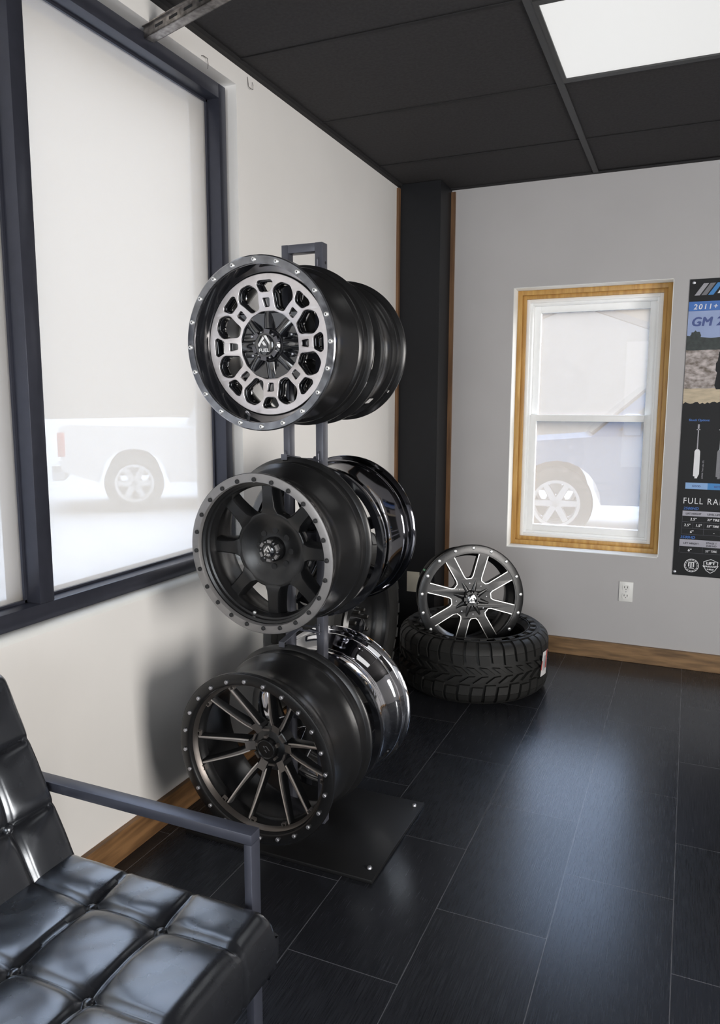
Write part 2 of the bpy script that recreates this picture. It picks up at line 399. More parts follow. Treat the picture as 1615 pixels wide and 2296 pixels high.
# double-hung window in the far wall
w2 = empty('window_2', (0, 0, 0)); w2['kind'] = 'structure'
bm = bmesh.new(); t = .003
box(bm, (VX0, YF-.001, VZ0), (VX0+t, YF+.24, VZ1)); box(bm, (VX1-t, YF-.001, VZ0), (VX1, YF+.24, VZ1))
box(bm, (VX0, YF-.001, VZ0), (VX1, YF+.24, VZ0+t)); box(bm, (VX0, YF-.001, VZ1-t), (VX1, YF+.24, VZ1))
finish('window_reveal', bm, 'reveal', w2, smooth=0)
def ring(bm, x0, x1, z0, z1, w, y0, y1, bev=.0015, wb=None):
    wb = wb or w
    box(bm, (x0, y0, z0), (x0+w, y1, z1), bev=bev); box(bm, (x1-w, y0, z0), (x1, y1, z1), bev=bev)
    box(bm, (x0+w, y0, z0), (x1-w, y1, z0+wb), bev=bev); box(bm, (x0+w, y0, z1-w), (x1-w, y1, z1), bev=bev)
a0, a1, c0, c1 = VX0+t, VX1-t, VZ0+t, VZ1-t
bm = bmesh.new(); ring(bm, a0, a1, c0, c1, .024, YF+.095, YF+.24); ring(bm, a0+.024, a1-.024, c0+.024, c1-.024, .019, YF+.112, YF+.24)
finish('wooden_jamb', bm, 'jamb', w2, smooth=30)
a0 += .043; a1 -= .043; c0 += .043; c1 -= .043
bm = bmesh.new(); ring(bm, a0, a1, c0, c1, .018, YF+.125, YF+.24); ring(bm, a0+.018, a1-.018, c0+.018, c1-.018, .012, YF+.14, YF+.24)
finish('vinyl_frame', bm, 'vinyl', w2, smooth=30)
a0 += .030; a1 -= .030; c0 += .030; c1 -= .030; zm = 1.245
bm = bmesh.new(); ring(bm, a0, a1, c0, zm+.02, .034, YF+.150, YF+.185); finish('lower_sash', bm, 'vinyl', w2, smooth=30)
bm = bmesh.new(); box(bm, (a0+.034, YF+.165, c0+.034), (a1-.034, YF+.169, zm-.014)); finish('window_pane', bm, 'pane2', w2, smooth=0)
bm = bmesh.new(); ring(bm, a0, a1, zm-.015, c1, .034, YF+.19, YF+.225); finish('upper_sash', bm, 'vinyl', w2, smooth=30)
bm = bmesh.new(); box(bm, (a0+.034, YF+.205, zm+.019), (a1-.034, YF+.209, c1-.034)); finish('window_pane', bm, 'pane2', w2, smooth=0)

# ------------------------------------------------------------------ ceiling things
lt = empty('ceiling_light', (lx0+.61, ly0+.305, H-.004), 'bright white rectangular light panel set into the black tiled ceiling', 'ceiling light')
lt['kind'] = 'thing'
bm = bmesh.new(); w = .026
X0, X1, Y0, Y1 = -.598, .598, -.293, .293
box(bm, (X0, Y0, 0), (X0+.014, Y1, .05)); box(bm, (X1-.014, Y0, 0), (X1, Y1, .05))
box(bm, (X0+.014, Y0, 0), (X1-.014, Y0+w, .05)); box(bm, (X0+.014, Y1-w, 0), (X1-.014, Y1, .05))
finish('light_rim', bm, 'fixt', lt, smooth=0)
bm = bmesh.new(); box(bm, (X0+.014, Y0+w, .006), (X1-.014, Y1-w, .010)); finish('diffuser', bm, 'lamp', lt, smooth=0)
# slotted strut above the shop window
bm = bmesh.new()
L_ = .62
for y0, y1, z0, z1 in ((0, .034, 0, .003), (0, .003, 0, .032), (.031, .034, 0, .032), (-.006, .003, .029, .032)):
    box(bm, (0, y0, z0), (L_, y1, z1))
st = finish('metal_strut', bm, 'galv', None, (-.0285, 1.859, 2.3365), smooth=0); st.rotation_euler = (0, R(-3.0), R(-14))
tag(st, 'slotted galvanised metal strut sticking out from the wall above the large window', 'metal strut')
for k in range(9):
    bm = bmesh.new(); x = .05+k*.062; box(bm, (x, -.0008, .012), (x+.034, .0004, .019))
    finish('strut_slot', bm, 'dark', st, smooth=0)
bm = bmesh.new(); tube(bm, [(.0, -.022, .012), (.006, -.02, .013), (.008, .0, .012), (.008, .003, -.004), (.004, .006, -.016)], .0011)
h1 = finish('wire_hook', bm, 'wire', None, (0, 2.115, 2.366)); tag(h1, 'small bent wire hook on the wall strip above the window corner', 'wire hook')
bm = bmesh.new(); tube(bm, [(.001, -.012, .022), (.004, -.011, -.008), (.009, -.006, -.014), (.009, .010, -.012), (.007, .014, .004), (.006, .011, .012)], .0011)
h2 = finish('wire_hook', bm, 'wire', None, (0, 2.372, 2.395)); tag(h2, 'small bent wire hook on the wall just right of the window, by the ceiling edge', 'wire hook')

# ------------------------------------------------------------------ wall outlets
ou = empty('wall_outlet', (1.2, YF, .315), 'ivory duplex power outlet on the grey far wall under the banner', 'outlet')
bm = bmesh.new(); box(bm, (-.034, -.006, 0), (.034, 0, .104), bev=.002); finish('cover_plate', bm, 'plast', ou)
for zc in (.030, .074):
    bm = bmesh.new(); prism(bm, rounded([(-.017, zc-.014), (.017, zc-.014), (.017, zc+.014), (-.017, zc+.014)], .010), -.009, -.004); s_ = finish('socket', bm, 'plast', ou)
    bm = bmesh.new(); box(bm, (-.009, -.0096, zc-.002), (-.006, -.0088, zc+.008)); box(bm, (.006, -.0096, zc-.002), (.009, -.0088, zc+.008)); box(bm, (-.002, -.0096, zc-.010), (.002, -.0088, zc-.006))
    finish('slot', bm, 'plastd', s_, smooth=0)
bm = bmesh.new(); disc_solid(bm, [(.002, -.0075), (.003, -.006), (.003, -.004)], 12, c=(0, 0, .052)); finish('screw', bm, 'hexb', ou)
pl = empty('wall_plate', (.11, CY, .30), 'beige plate on the black corner column behind the wheels', 'wall plate')
bm = bmesh.new(); box(bm, (-.036, -.006, 0), (.036, 0, .112), bev=.002); finish('cover_plate', bm, 'beige', pl)

# ------------------------------------------------------------------ wheels
def wheel_root(name, C, az, el, Rm, label, group=None):
    az, el = R(az), R(el)
    n = Vector((math.sin(az)*math.cos(el), -math.cos(az)*math.cos(el), math.sin(el)))
    e2 = (Vector((0, 0, 1))-n*n.z).normalized(); e1 = e2.cross(n)
    e1 = Vector((e1.x, e1.y, e1.z))
    if e1.x < 0: e1 = -e1
    m = Matrix((e1, -n, e2)).transposed().to_4x4()
    o = empty(name, (0, 0, 0), label, 'car wheel', group)
    m.translation = Vector(C)-e2*Rm
    o.matrix_world = m; o['_r'] = Rm
    return o
def bolts(root, z, ring_r, n, phase, y, mk, mats, skip=()):
    first = None
    for k in range(n):
        if k in skip: continue
        a = R(phase)+2*PI*k/n
        p = (ring_r*math.cos(a), y, z+ring_r*math.sin(a))
        if first is None:
            bm = bmesh.new(); mk(bm); first = finish('bolt', bm, mats, root, p)
        else: dup(first, root, p)
def bolt_round(bm):
    disc_solid(bm, [(.0032, -.0045), (.0052, -.0038), (.0068, -.0012), (.0068, .001)], 16)
    disc_solid(bm, [(.0018, -.0049), (.0022, -.0044)], 6, mi=1)
def bolt_button(bm):
    disc_solid(bm, [(.0040, -.0050), (.0056, -.0040), (.0060, .001)], 16)
    revolve(bm, [(.0062, -.0002), (.0076, -.0006), (.0078, .001), (.0062, .001)], 20, mi=1)
def bolt_hex(bm):
    disc_solid(bm, [(.0048, -.0062), (.0056, -.0054), (.0056, .001)], 6)
    disc_solid(bm, [(.0034, -.0066), (.0036, -.0060)], 16)
    revolve(bm, [(.0056, -.001), (.0066, -.0008), (.0066, .001), (.0056, .001)], 16, mi=1)
def barrel(root, z, Rf, Rb, d, inner, material, dropc=.030, name='barrel', y0=.004):
    dn = min(Rf, Rb)-dropc
    out = [(Rf, y0), (Rf, .013), (Rf-.012, .020), (Rf-.012, .042), (dn+.004, .062), (dn, .072), (dn, d*.46), (Rb-.024, d*.62), (Rb-.019, d-.062),
           (Rb-.012, d-.055), (Rb-.010, d-.048), (Rb-.012, d-.040), (Rb-.012, d-.016), (Rb-.003, d-.011), (Rb, d-.007), (Rb, d-.002), (Rb-.002, d)]
    inn = [(Rb-.007, d), (Rb-.014, d-.010), (Rb-.020, d-.030), (Rb-.027, d-.060), (dn-.006, d*.5), (dn-.007, .075)]
    bm = bmesh.new(); revolve(bm, out+inn+inner[::-1], 128); return finish(name, bm, material, root, (0, 0, z))
def logo(bm, s, y):
    """angular peak emblem, s = half height"""
    th = .0006
    for pts in (((-.92, -.25), (-.10, .80), (.12, .55), (-.42, -.10), (-.62, -.50), (-.80, -.55)),
                ((.02, .92), (.42, .92), (.95, .05), (.90, -.35), (.22, .62)),
                ((-.30, -.02), (.02, .20), (.42, -.40), (.02, -.40))):
        prism(bm, [(x*s, v*s) for x, v in pts], y-th, y+.0004)
def cap_gear(root, z, y, r0, rd, material, face_mat, ntooth=6, phase=10):
    """centre cap: notched ring, domed badge, emblem and wordmark"""
    bm = bmesh.new()
    disc_solid(bm, [(r0*.55, y-.012), (r0*.68, y-.012), (r0*.86, y-.004), (r0*.97, y+.004), (r0, y+.010), (r0, y+.04)], 64)
    cap = finish('center_cap', bm, material, root, (0, 0, z))
    for k in range(ntooth):
        bm = bmesh.new(); a = R(phase)+2*PI*k/ntooth
        pts = [(rr*math.cos(a+s), rr*math.sin(a+s)) for rr, s in ((r0*.68, -.26), (r0*.90, -.22), (r0*.90, .22), (r0*.68, .26))]
        prism(bm, pts, y-.013, y+.004)
        finish('cap_tab', bm, face_mat, cap)
    for k in range(ntooth):
        bm = bmesh.new(); a = R(phase+180/ntooth)+2*PI*k/ntooth
        disc_solid(bm, [(.0014, y-.0135), (.0024, y-.0125), (.0024, y-.006)], 10, c=(r0*.75*math.cos(a), 0, r0*.75*math.sin(a)))
        finish('cap_screw', bm, 'hexb', cap)
    bm = bmesh.new(); disc_solid(bm, [(rd*.3, y-.0185), (rd*.7, y-.0175), (rd*.95, y-.015), (rd, y-.010)], 48); finish('badge', bm, 'bg', cap)
    bm = bmesh.new(); logo(bm, rd*.72, y-.0190)
    e = finish('emblem', bm, 'silver', cap, (0, 0, rd*.22), smooth=0)
    t_ = text('FUEL', rd*.46, .0004, 0, rd*.012, 'CENTER', 1.0, 1.15); link('wordmark', t_, 'silver', cap, (0, y-.0189, -rd*.66), 0)
    return cap
def hub_core(root, z, yf, yb, r, material, lug_r=.05, nlug=8):
    bm = bmesh.new()
    revolve(bm, [(r*.25, yf), (r, yf), (r, yb), (r*.25, yb)], 64); return finish('hub', bm, material, root, (0, 0, z))
GR = 'wheels hung on the display rack'

# --- top front wheel: gloss black lip, machined eight-spoke mesh face
def wheel_mesh_face():
    Rm = .2226; d = .244
    w = wheel_root('display_wheel', (.419, 1.709, 1.462), -.8, -2.8, Rm, 'gloss black wheel with machined silver mesh face, hung at the top front of the rack', GR)
    z = Rm
    bm = bmesh.new(); revolve(bm, [(.2000, .004), (.2015, .000), (.2195, .000), (.2226, .003), (.2226, .010), (.200, .012)], 128)
    finish('lip_ring', bm, 'bgs', w, (0, 0, z))
    bolts(w, z, .211, 20, .4, 0, bolt_round, ['bolt', 'dark'])
    barrel(w, z, Rm, .2236, d, [(.200, .010), (.1975, .016), (.1915, .036), (.186, .050), (.183, .055)], 'bs')
    bm = bmesh.new(); revolve(bm, [(.1995, .009), (.1968, .016), (.190, .034), (.1845, .0495), (.182, .054), (.1835, .056), (.1925, .036), (.1985, .016)], 128)
    finish('inner_lip', bm, 'bg', w, (0, 0, z))
    loops = [circle(.1825, 128), rounded([p for k in range(8) for p in polar(R(45*k+2), [(-.019, .087), (.019, .087)])] , .006, 3)]
    for k in range(8):
        a = R(45*k+1)
        loops.append(rounded(polar(a, [(-.0075, .098), (.0075, .098), (.0105, .121), (-.0105, .121)]), .004))
        loops.append(rounded(polar(a, [(-.0150, .136), (.0150, .136), (.0255, .158), (.019, .1655), (-.019, .1655), (-.0255, .158)]), .007))
        b = a+R(22.5)
        loops.append(rounded(polar(b, [(-.0135, .095), (.0135, .095), (.0205, .113), (.0325, .136), (.0265, .151), (.014, .1645), (-.014, .1645), (-.0265, .151), (-.0325, .136), (-.0205, .113)]), .010))
    me = plate(loops, .007, .0012)
    for v in me.vertices:
        rr = math.hypot(v.co.x, v.co.z); v.co.y += .052+.012*max(0, (.15-rr)/.07)**1.4 if rr < .15 else .052
    link('spoke_face', me, 'mach', w, (0, 0, z), 25)
    # black body behind the machined face: deep window walls
    loops2 = [circle(.1815, 96), circle(.030, 32)[::-1]]
    for k in range(8):
        a = R(45*k+1)
        loops2.append(rounded(polar(a, [(-.0135, .138), (.0135, .138), (.023, .157), (.017, .163), (-.017, .163), (-.023, .157)]), .007))
        b = a+R(22.5)
        loops2.append(rounded(polar(b, [(-.0115, .098), (.0115, .098), (.0185, .114), (.0305, .136), (.0245, .150), (.012, .162), (-.012, .162), (-.0245, .150), (-.0305, .136), (-.0185, .114)]), .010))
    me = plate(loops2, .030, .001)
    for v in me.vertices:
        rr = math.hypot(v.co.x, v.co.z); v.co.y += .0735+(.012*max(0, (.15-rr)/.07)**1.2 if rr < .15 else 0)
    link('spoke_backing', me, 'bg', w, (0, 0, z), 25)
    for k in range(8):
        bm = bmesh.new(); blade(bm, [(.030, .0140, .018, .052, .08), (.060, .0130, .018, .054, .085), (.078, .0140, .020, .057, .088), (.089, .0165, .021, .061, .09)], R(45*k+1), ch=.006)
        finish('hub_arm', bm, 'bg', w, (0, 0, z), 50)
    for k in range(8):
        bm = bmesh.new(); a = R(45*k+23.5)
        disc_solid(bm, [(.002, -.006), (.0036, -.005), (.0036, .003)], 10, c=(.066*math.cos(a), .0745, .066*math.sin(a)))
        finish('hub_screw', bm, 'hexb', w, (0, 0, z))
    cap_gear(w, z, .049, .046, .0270, 'bg', 'dchrome', 6, 20)
    bm = bmesh.new(); tube(bm, [(-.0555, .034, -.1845), (-.0535, .024, -.178), (-.052, .014, -.173)], .0036); finish('valve_stem', bm, 'hexb', w, (0, 0, z))
    return w
wheel_mesh_face()

# --- middle front wheel: matte black eight-spoke with gunmetal ring
def wheel_eight_spoke():
    Rm = .2210; d = .209
    w = wheel_root('display_wheel', (.419, 1.698, .911), -1.5, -3.4, Rm, 'matte black eight-spoke wheel with gunmetal bolted ring, middle front of the rack', GR)
    z = Rm
    bm = bmesh.new(); revolve(bm, [(.1955, .006), (.1975, .000), (.214, .000), (.2195, .002), (.2210, .006), (.2210, .012), (.1955, .014)], 128)
    finish('lip_ring', bm, 'gun', w, (0, 0, z))
    bolts(w, z, .204, 24, 1.0, 0, bolt_button, ['dark', 'gun'])
    barrel(w, z, Rm, .239, d, [(.1955, .012), (.1945, .016), (.1885, .020), (.1880, .030), (.1835, .033), (.1825, .046), (.1795, .050), (.1790, .062)], 'bm', dropc=.022)
    bm = bmesh.new()
    revolve(bm, [(.020, .078), (.040, .083), (.055, .0815), (.070, .076), (.084, .0690), (.096, .0635), (.104, .0615), (.108, .0640), (.108, .088), (.09, .1), (.06, .112), (.02, .112)], 96)
    finish('hub', bm, 'bm', w, (0, 0, z), 60)
    for k in range(8):
        bm = bmesh.new()
        blade(bm, [(.092, .0345, .036, .0660, .100), (.104, .0270, .030, .0605, .098), (.118, .0205, .026, .0585, .096), (.140, .0185, .024, .0575, .094), (.166, .0178, .023, .0570, .092), (.184, .0190, .024, .0575, .092)], R(45*k+.5), ch=.0035)
        finish('spoke', bm, 'bm', w, (0, 0, z), 40)
    for k in range(8):
        a = R(45*k+40); bm = bmesh.new(); disc_solid(bm, [(.0085, .0800), (.0085, .088)], 20, c=(.052*math.cos(a), 0, .052*math.sin(a)))
        finish('lug_hole', bm, 'dark', w, (0, 0, z))
    cap_gear(w, z, .062, .0345, .0180, 'bm', 'gun', 6, 25)
    bm = bmesh.new(); disc_solid(bm, [(.003, .030), (.0046, .031), (.0046, .036)], 12, c=(-.045, 0, -.176)); finish('valve_hole', bm, 'bolt', w, (0, 0, z))
    return w
wheel_eight_spoke()

# --- bottom front wheel: black with twelve smoked milled fins in six pairs
def fins(root, z, r_tip, r_hub, y_tip, y_hub, base, face, edge, pairs=6, phase=187, half=10.5, fw=.0068):
    for k in range(pairs):
        bm = bmesh.new(); a0 = R(phase+360/pairs*k)
        # yoke near the hub
        blade(bm, [(r_hub*.62, .0165, .018, y_hub+.004, y_hub+.03), (r_hub, .0150, .018, y_hub-.003, y_hub+.03), (r_hub*1.32, .0165, .019, y_hub-.010, y_hub+.024)], a0, ch=.003, mi=0, mif=1)
        for s in (-1, 1):
            st = []
            for q in range(7):
                u_ = q/6; rr = r_hub*1.15+(r_tip-r_hub*1.15)*u_
                lat = s*(.0095+(math.tan(R(half))*r_tip-.0095)*min(1, u_/1.0)**(.78))
                yy = y_hub-.004+(y_tip-y_hub+.004)*u_**.9
                wv = fw*(1.15-.45*u_)
                st.append((rr, wv, wv+.003, yy, yy+.026-.010*u_, lat))
            blade(bm, st, a0, ch=.0032, mi=0, mif=1)
            st2 = [(q[0], .0019, .0019, q[3]-.0008, q[3]+.002, q[5]+s*(q[1]-.0024)) for q in st]
            blade(bm, st2, a0, ch=.0003, mi=2)
        finish('spoke_pair', bm, [base, face, edge], root, (0, 0, z), 40)
def wheel_fins():
    Rm = .2465; d = .234
    w = wheel_root('display_wheel', (.421, 1.645, .355), -2.4, -3.0, Rm, 'black wheel with thin smoky milled spokes and grey hex bolts, bottom front of the rack', GR)
    z = Rm
    bm = bmesh.new(); revolve(bm, [(.2120, .010), (.2150, .002), (.2190, .000), (.2400, .000), (.2450, .002), (.2465, .006), (.2465, .012), (.2120, .016)], 144)
    finish('lip_ring', bm, 'bs', w, (0, 0, z))
    bolts(w, z, .226, 24, 3.2, 0, bolt_hex, ['hexb', 'dark'])
    barrel(w, z, Rm, .2500, d, [(.2120, .014), (.2105, .020), (.2050, .026), (.2045, .036), (.2000, .042), (.1990, .060)], 'bm', dropc=.028)
    bm = bmesh.new(); revolve(bm, [(.2115, .013), (.2100, .019), (.2045, .0252), (.2030, .0262), (.2065, .019)], 128)
    finish('bead_edge', bm, 'beadm', w, (0, 0, z))
    # notches and raised marks on the inner step between the fin tips
    for k in range(12):
        a = R(187+15+30*k); bm = bmesh.new()
        for s in (-.006, .006): blade(bm, [(.196, .0012, .0016, .0240, .035, s), (.2045, .0012, .0016, .0235, .035, s)], a, ch=.0004)
        blade(bm, [(.1955, .0072, .0076, .0245, .035), (.1975, .0072, .0076, .0243, .035)], a, ch=.0004)
        finish('step_mark', bm, 'smoke', w, (0, 0, z))
    fins(w, z, .2000, .058, .030, .086, 'bm', 'smoke', 'bronze')
    bm = bmesh.new(); revolve(bm, [(.018, .080), (.046, .084), (.058, .092), (.060, .125), (.018, .125)], 72); finish('hub', bm, 'bm', w, (0, 0, z))
    for k in range(6):
        bm = bmesh.new(); a = R(187+30+60*k); pts = [(rr*math.cos(a+s), rr*math.sin(a+s)) for rr, s in ((.050, -.2), (.056, -.2), (.056, .2), (.050, .2))]
        prism(bm, pts, .0800, .1, 0)
        finish('hub_tab', bm, 'smoke', w, (0, 0, z))
    bm = bmesh.new(); disc_solid(bm, [(.0235, .0665), (.0262, .0640), (.0285, .0650), (.0300, .069), (.0310, .10)], 64)
    cap = finish('center_cap', bm, 'bs', w, (0, 0, z))
    for k in range(5):
        bm = bmesh.new(); a = R(25+72*k); pts = polar(a, [(-.005, .0315), (.005, .0315), (.005, .0385), (-.005, .0385)]); prism(bm, pts, .071, .10)
        finish('cap_tab', bm, 'smoke', cap)
    bm = bmesh.new()
    for p, q in (((-.009, .010), (-.004, .004)), ((-.004, .010), (.002, .010)), ((.002, .010), (.011, -.001)), ((-.004, -.001), (.002, -.008))):
        v = Vector(q)-Vector(p); nrm = Vector((-v.y, v.x)).normalized()*.0006
        prism(bm, [tuple(Vector(p)+nrm), tuple(Vector(p)-nrm), tuple(Vector(q)-nrm), tuple(Vector(q)+nrm)], .0655, .067)
    finish('emblem', bm, 'hexb', cap, smooth=0)
    return w
wheel_fins()

# --- rear wheels (behind the uprights)
def rear_spokes(root, z, n, r0, r1, yf, yb, w0, w1, material, phase=20):
    for k in range(n):
        bm = bmesh.new()
        blade(bm, [(r0, w0*1.3, w0*1.35, yf+.02, yb), (r0*1.5, w0, w0*1.1, yf+.010, yb-.01), (r1*.8, w1, w1*1.1, yf+.002, yb-.02), (r1, w1, w1*1.15, yf, yb-.02)], R(phase+360/n*k), ch=.003)
        finish('spoke', bm, material, root, (0, 0, z), 40)
def wheel_rear(name_label, C, el, Rf, Rb, d, mats, az=-1.5, lip=None, nsp=8, tint=None):
    Rm = max(Rf, Rb)
    w = wheel_root('display_wheel', C, az, el, Rm, name_label, GR); z = Rm
    barrel(w, z, Rf, Rb, d, [(Rf-.022, .012), (Rf-.030, .030), (Rf-.040, .060)], mats[0], dropc=.020, y0=.006)
    bm = bmesh.new(); revolve(bm, [(Rf-.026, .005), (Rf-.024, 0), (Rf-.004, 0), (Rf, .003), (Rf, .009), (Rf-.026, .016)], 128); finish('lip_ring', bm, mats[1], w, (0, 0, z))
    rear_spokes(w, z, nsp, .045, Rf-.024, .010, .055, .022, .017, mats[2])
    bm = bmesh.new(); revolve(bm, [(.02, .032), (.062, .030), (.066, .038), (.066, .07), (.02, .07)], 64); finish('hub', bm, mats[2], w, (0, 0, z))
    bm = bmesh.new(); disc_solid(bm, [(.024, .016), (.031, .020), (.033, .035)], 48); finish('center_cap', bm, mats[2], w, (0, 0, z))
    return w, z
wr, z = wheel_rear('satin black wheel behind the uprights at the top of the rack', (.424, 2.020, 1.468), -2.8, .2180, .2150, .195, ('bs', 'bs', 'bs'))
bm = bmesh.new(); box(bm, (-.010, -.014, 0), (.010, .014, .001)); lb = finish('barcode_label', bm, 'labw', wr, smooth=0)
def on_barrel(o, z, r, ang, y):
    a = R(ang); o.location = (r*math.cos(a), y, z+r*math.sin(a)); o.rotation_euler = (0, R(90-ang), 0)
on_barrel(lb, z, .1975, -50, .105)
bm = bmesh.new(); disc_solid(bm, [(.0045, .0), (.0045, .0008)], 16, axis='z'); dt = finish('white_dot', bm, 'labw', wr, smooth=0); on_barrel(dt, z, .204, -38, .175)
wheel_rear('gloss black wheel hung behind the uprights, rear of the middle pair on the rack', (.421, 2.012, .897), -2.0, .2356, .2414, .246, ('dchrome', 'bg', 'bg'))
wr, z = wheel_rear('chrome wheel with a black lip, hung behind the uprights at the bottom of the rack', (.421, 2.013, .325), -3.0, .2330, .2525, .185, ('chrome', 'bg', 'bs'), nsp=8)

# --- wheel leaning in the tyre on the floor
def wheel_floor():
    s = .96; Rm = .2510; d = .170
    C = (.5609, 3.3586, .4147)
    w = wheel_root('display_wheel', C, 32.1, 3.2, Rm, 'black eight-spoke wheel with thin silver edges, leaning inside the tyre on the floor'); z = Rm
    bm = bmesh.new(); revolve(bm, [(.2180, .006), (.2200, .000), (.2500, .000), (.2550, .002), (.2560, .006), (.2560, .012), (.2180, .016)], 128)
    finish('lip_ring', bm, 'bm', w, (0, 0, z))
    bolts(w, z, .2400, 17, 87.9, 0, bolt_round_big, ['bolt', 'hexb'])
    barrel(w, z, Rm, .228, d, [(.2180, .014), (.214, .022), (.206, .060)], 'bs', dropc=.026)
    loops = [circle(.2205, 128), circle(.03, 32)]; edges = []
    for k in range(8):
        a = R(96.5+45*k)
        pts = polar(a, [(.0590, .2060), (.0195, .1080), (.0110, .0985), (-.0110, .0985), (-.0195, .1080), (-.0590, .2060), (-.030, .2120), (0, .2140), (.030, .2120)])
        loops.append(rounded(pts, .006, 3)); edges.append(a)
    me = plate(loops, .034, .0015)
    for v in me.vertices:
        rr = math.hypot(v.co.x, v.co.z); v.co.y += .019+.008*max(0, (.2-rr)/.2)
    link('spoke_face', me, 'bm', w, (0, 0, z), 25)
    bm = bmesh.new()
    for a in edges:
        line = [(.0600, .2040), (.0213, .1065), (.0120, .0958), (-.0120, .0958), (-.0213, .1065), (-.0600, .2040)]
        for p, q in zip(line, line[1:]):
            P, Q = Vector(p), Vector(q); v = (Q-P).normalized(); nr = Vector((-v.y, v.x))*.00175; P -= v*.001; Q += v*.001
            quad = polar(a, [tuple(P+nr), tuple(P-nr), tuple(Q-nr), tuple(Q+nr)])
            y0 = .002+.008*max(0, (.2-(P.y+Q.y)/2)/.2)-.0012
            ya = .002+.008*max(0, (.2-math.hypot(*P))/.2)-.0010; yb = .002+.008*max(0, (.2-math.hypot(*Q))/.2)-.0010
            vs = [bm.verts.new((quad[i][0], (ya, ya, yb, yb)[i], quad[i][1])) for i in range(4)]
            vb = [bm.verts.new((quad[i][0], (ya, ya, yb, yb)[i]+.003, quad[i][1])) for i in range(4)]
            bm.faces.new(vs); bm.faces.new(vb[::-1])
            for i in range(4): bm.faces.new((vs[i], vb[i], vb[(i+1) % 4], vs[(i+1) % 4]))
    finish('milled_edge', bm, 'milled', w, (0, 0, z), 0)
    for k in range(8):
        bm = bmesh.new(); blade(bm, [(.03, .015, .02, .002, .03), (.05, .012, .02, .001, .03), (.088, .010, .016, .0055, .03)], R(74+45*k), ch=.006)
        finish('hub_arm', bm, 'bm', w, (0, 0, z), 50)
    for k in range(8):
        bm = bmesh.new(); a = R(96.5+45*k); disc_solid(bm, [(.0022, -.004), (.0034, -.003), (.0034, .006)], 10, c=(.074*math.cos(a), .006, .074*math.sin(a)))
        finish('hub_screw', bm, 'hexb', w, (0, 0, z))
    cap_gear(w, z, .002, .044, .0250, 'bm', 'bm', 6, 0)
    bm = bmesh.new(); box(bm, (-.0045, -.018, 0), (.0045, .018, .001)); g = finish('green_sticker', bm, 'green', w, smooth=0); on_barrel(g, z, .2325, 148, .125)
    return w
def bolt_round_big(bm):
    disc_solid(bm, [(.0045, -.0048), (.0070, -.0036), (.0085, -.0008), (.0085, .001)], 18)
    disc_solid(bm, [(.0022, -.0054), (.0030, -.0046)], 6, mi=1)
wheel_floor()

# ------------------------------------------------------------------ tyres
def tyre_mesh(Ro, Wd, Rh, nl, seed=1, mi=0):
    """mud tyre about local Z, base at z=0"""
    rnd = random.Random(seed); bm = bmesh.new(); h = Wd/2; tr = Ro-.013
    prof = []
    half = [(Rh, .045), (Rh+.004, .028), (Rh+.018, .018), (Rh+.045, .006), (Rh+.075, .001), (tr-.040, .006), (tr-.018, .018), (tr-.006, .036), (tr, .060)]
    prof = half+[(r_, Wd-z_) for r_, z_ in half[::-1]]
    inner = [(Rh+.006, Wd-.055), (tr-.045, Wd-.06), (tr-.03, h), (tr-.045, .06), (Rh+.006, .055)]
    revolve(bm, prof+inner, 120, axis='z')
    def P(th, zz, hh):                       # on the crowned tread
        e = abs(zz-h)/h; rr = tr+hh-.016*max(0, (e-.55)/.45)**2
        return (rr*math.cos(th), rr*math.sin(th), zz)
    def block(quad, hh=.013, draft=.0016):
        c = (sum(q[0] for q in quad)/4, sum(q[1] for q in quad)/4); bot = [bm.verts.new(P(a, b, -.004)) for a, b in quad]
        top = [bm.verts.new(P(a+(c[0]-a)*.07, b+(c[1]-b)*.06, hh)) for a, b in quad]
        bm.faces.new(top); n = len(quad)
        for i in range(n): bm.faces.new((bot[i], bot[(i+1) % n], top[(i+1) % n], top[i]))
    st = 2*PI/nl
    for k in range(nl):
        t0 = k*st; gap = .17*st; lw = st-gap
        for side in (0, 1):
            off = .5*st*side; z_ = (lambda v: v) if side == 0 else (lambda v: Wd-v)
            long_ = (k+side) % 2; a, b = t0+off, t0+off+lw
            # shoulder lug: tread face
            block([(a, z_(.052)), (b, z_(.052)), (b+.10*st, z_(.088+.010*long_)), (a+.10*st, z_(.088+.010*long_))])
            # shoulder lug: wraps over on to the sidewall
            zz = [(.052, tr+.0125), (.030, tr+.006), (.013, tr-.010), (.002, tr-.030-.012*long_)]
            rows = []
            for zq, rq in zz: rows.append([bm.verts.new((rq*math.cos(q), rq*math.sin(q), z_(zq))) for q in (a+.04*st, b-.04*st)])
            rowb = []
            for zq, rq in zz: rowb.append([bm.verts.new(((rq-.014)*math.cos(q), (rq-.014)*math.sin(q), z_(zq+.010))) for q in (a, b)])
            for i in range(len(zz)-1):
                bm.faces.new((rows[i][0], rows[i][1], rows[i+1][1], rows[i+1][0]))
                bm.faces.new((rows[i][0], rows[i+1][0], rowb[i+1][0], rowb[i][0])); bm.faces.new((rows[i][1], rowb[i][1], rowb[i+1][1], rows[i+1][1]))
            bm.faces.new((rows[-1][0], rows[-1][1], rowb[-1][1], rowb[-1][0]))
            # centre blocks, slanted in a zigzag
            a2 = t0+off+.10*st; m0, m1 = .106, h-.0035
            block([(a2, z_(m0)), (a2+.60*st, z_(m0+.004)), (a2+1.22*st, z_(m1)), (a2+.70*st, z_(m1-.003))], .0135)
    return bm
def ring_of(bm, r0, r1, z0, z1, segs=96): revolve(bm, [(r0, z0), (r1, z0), (r1, z1), (r0, z1)], segs, axis='z')
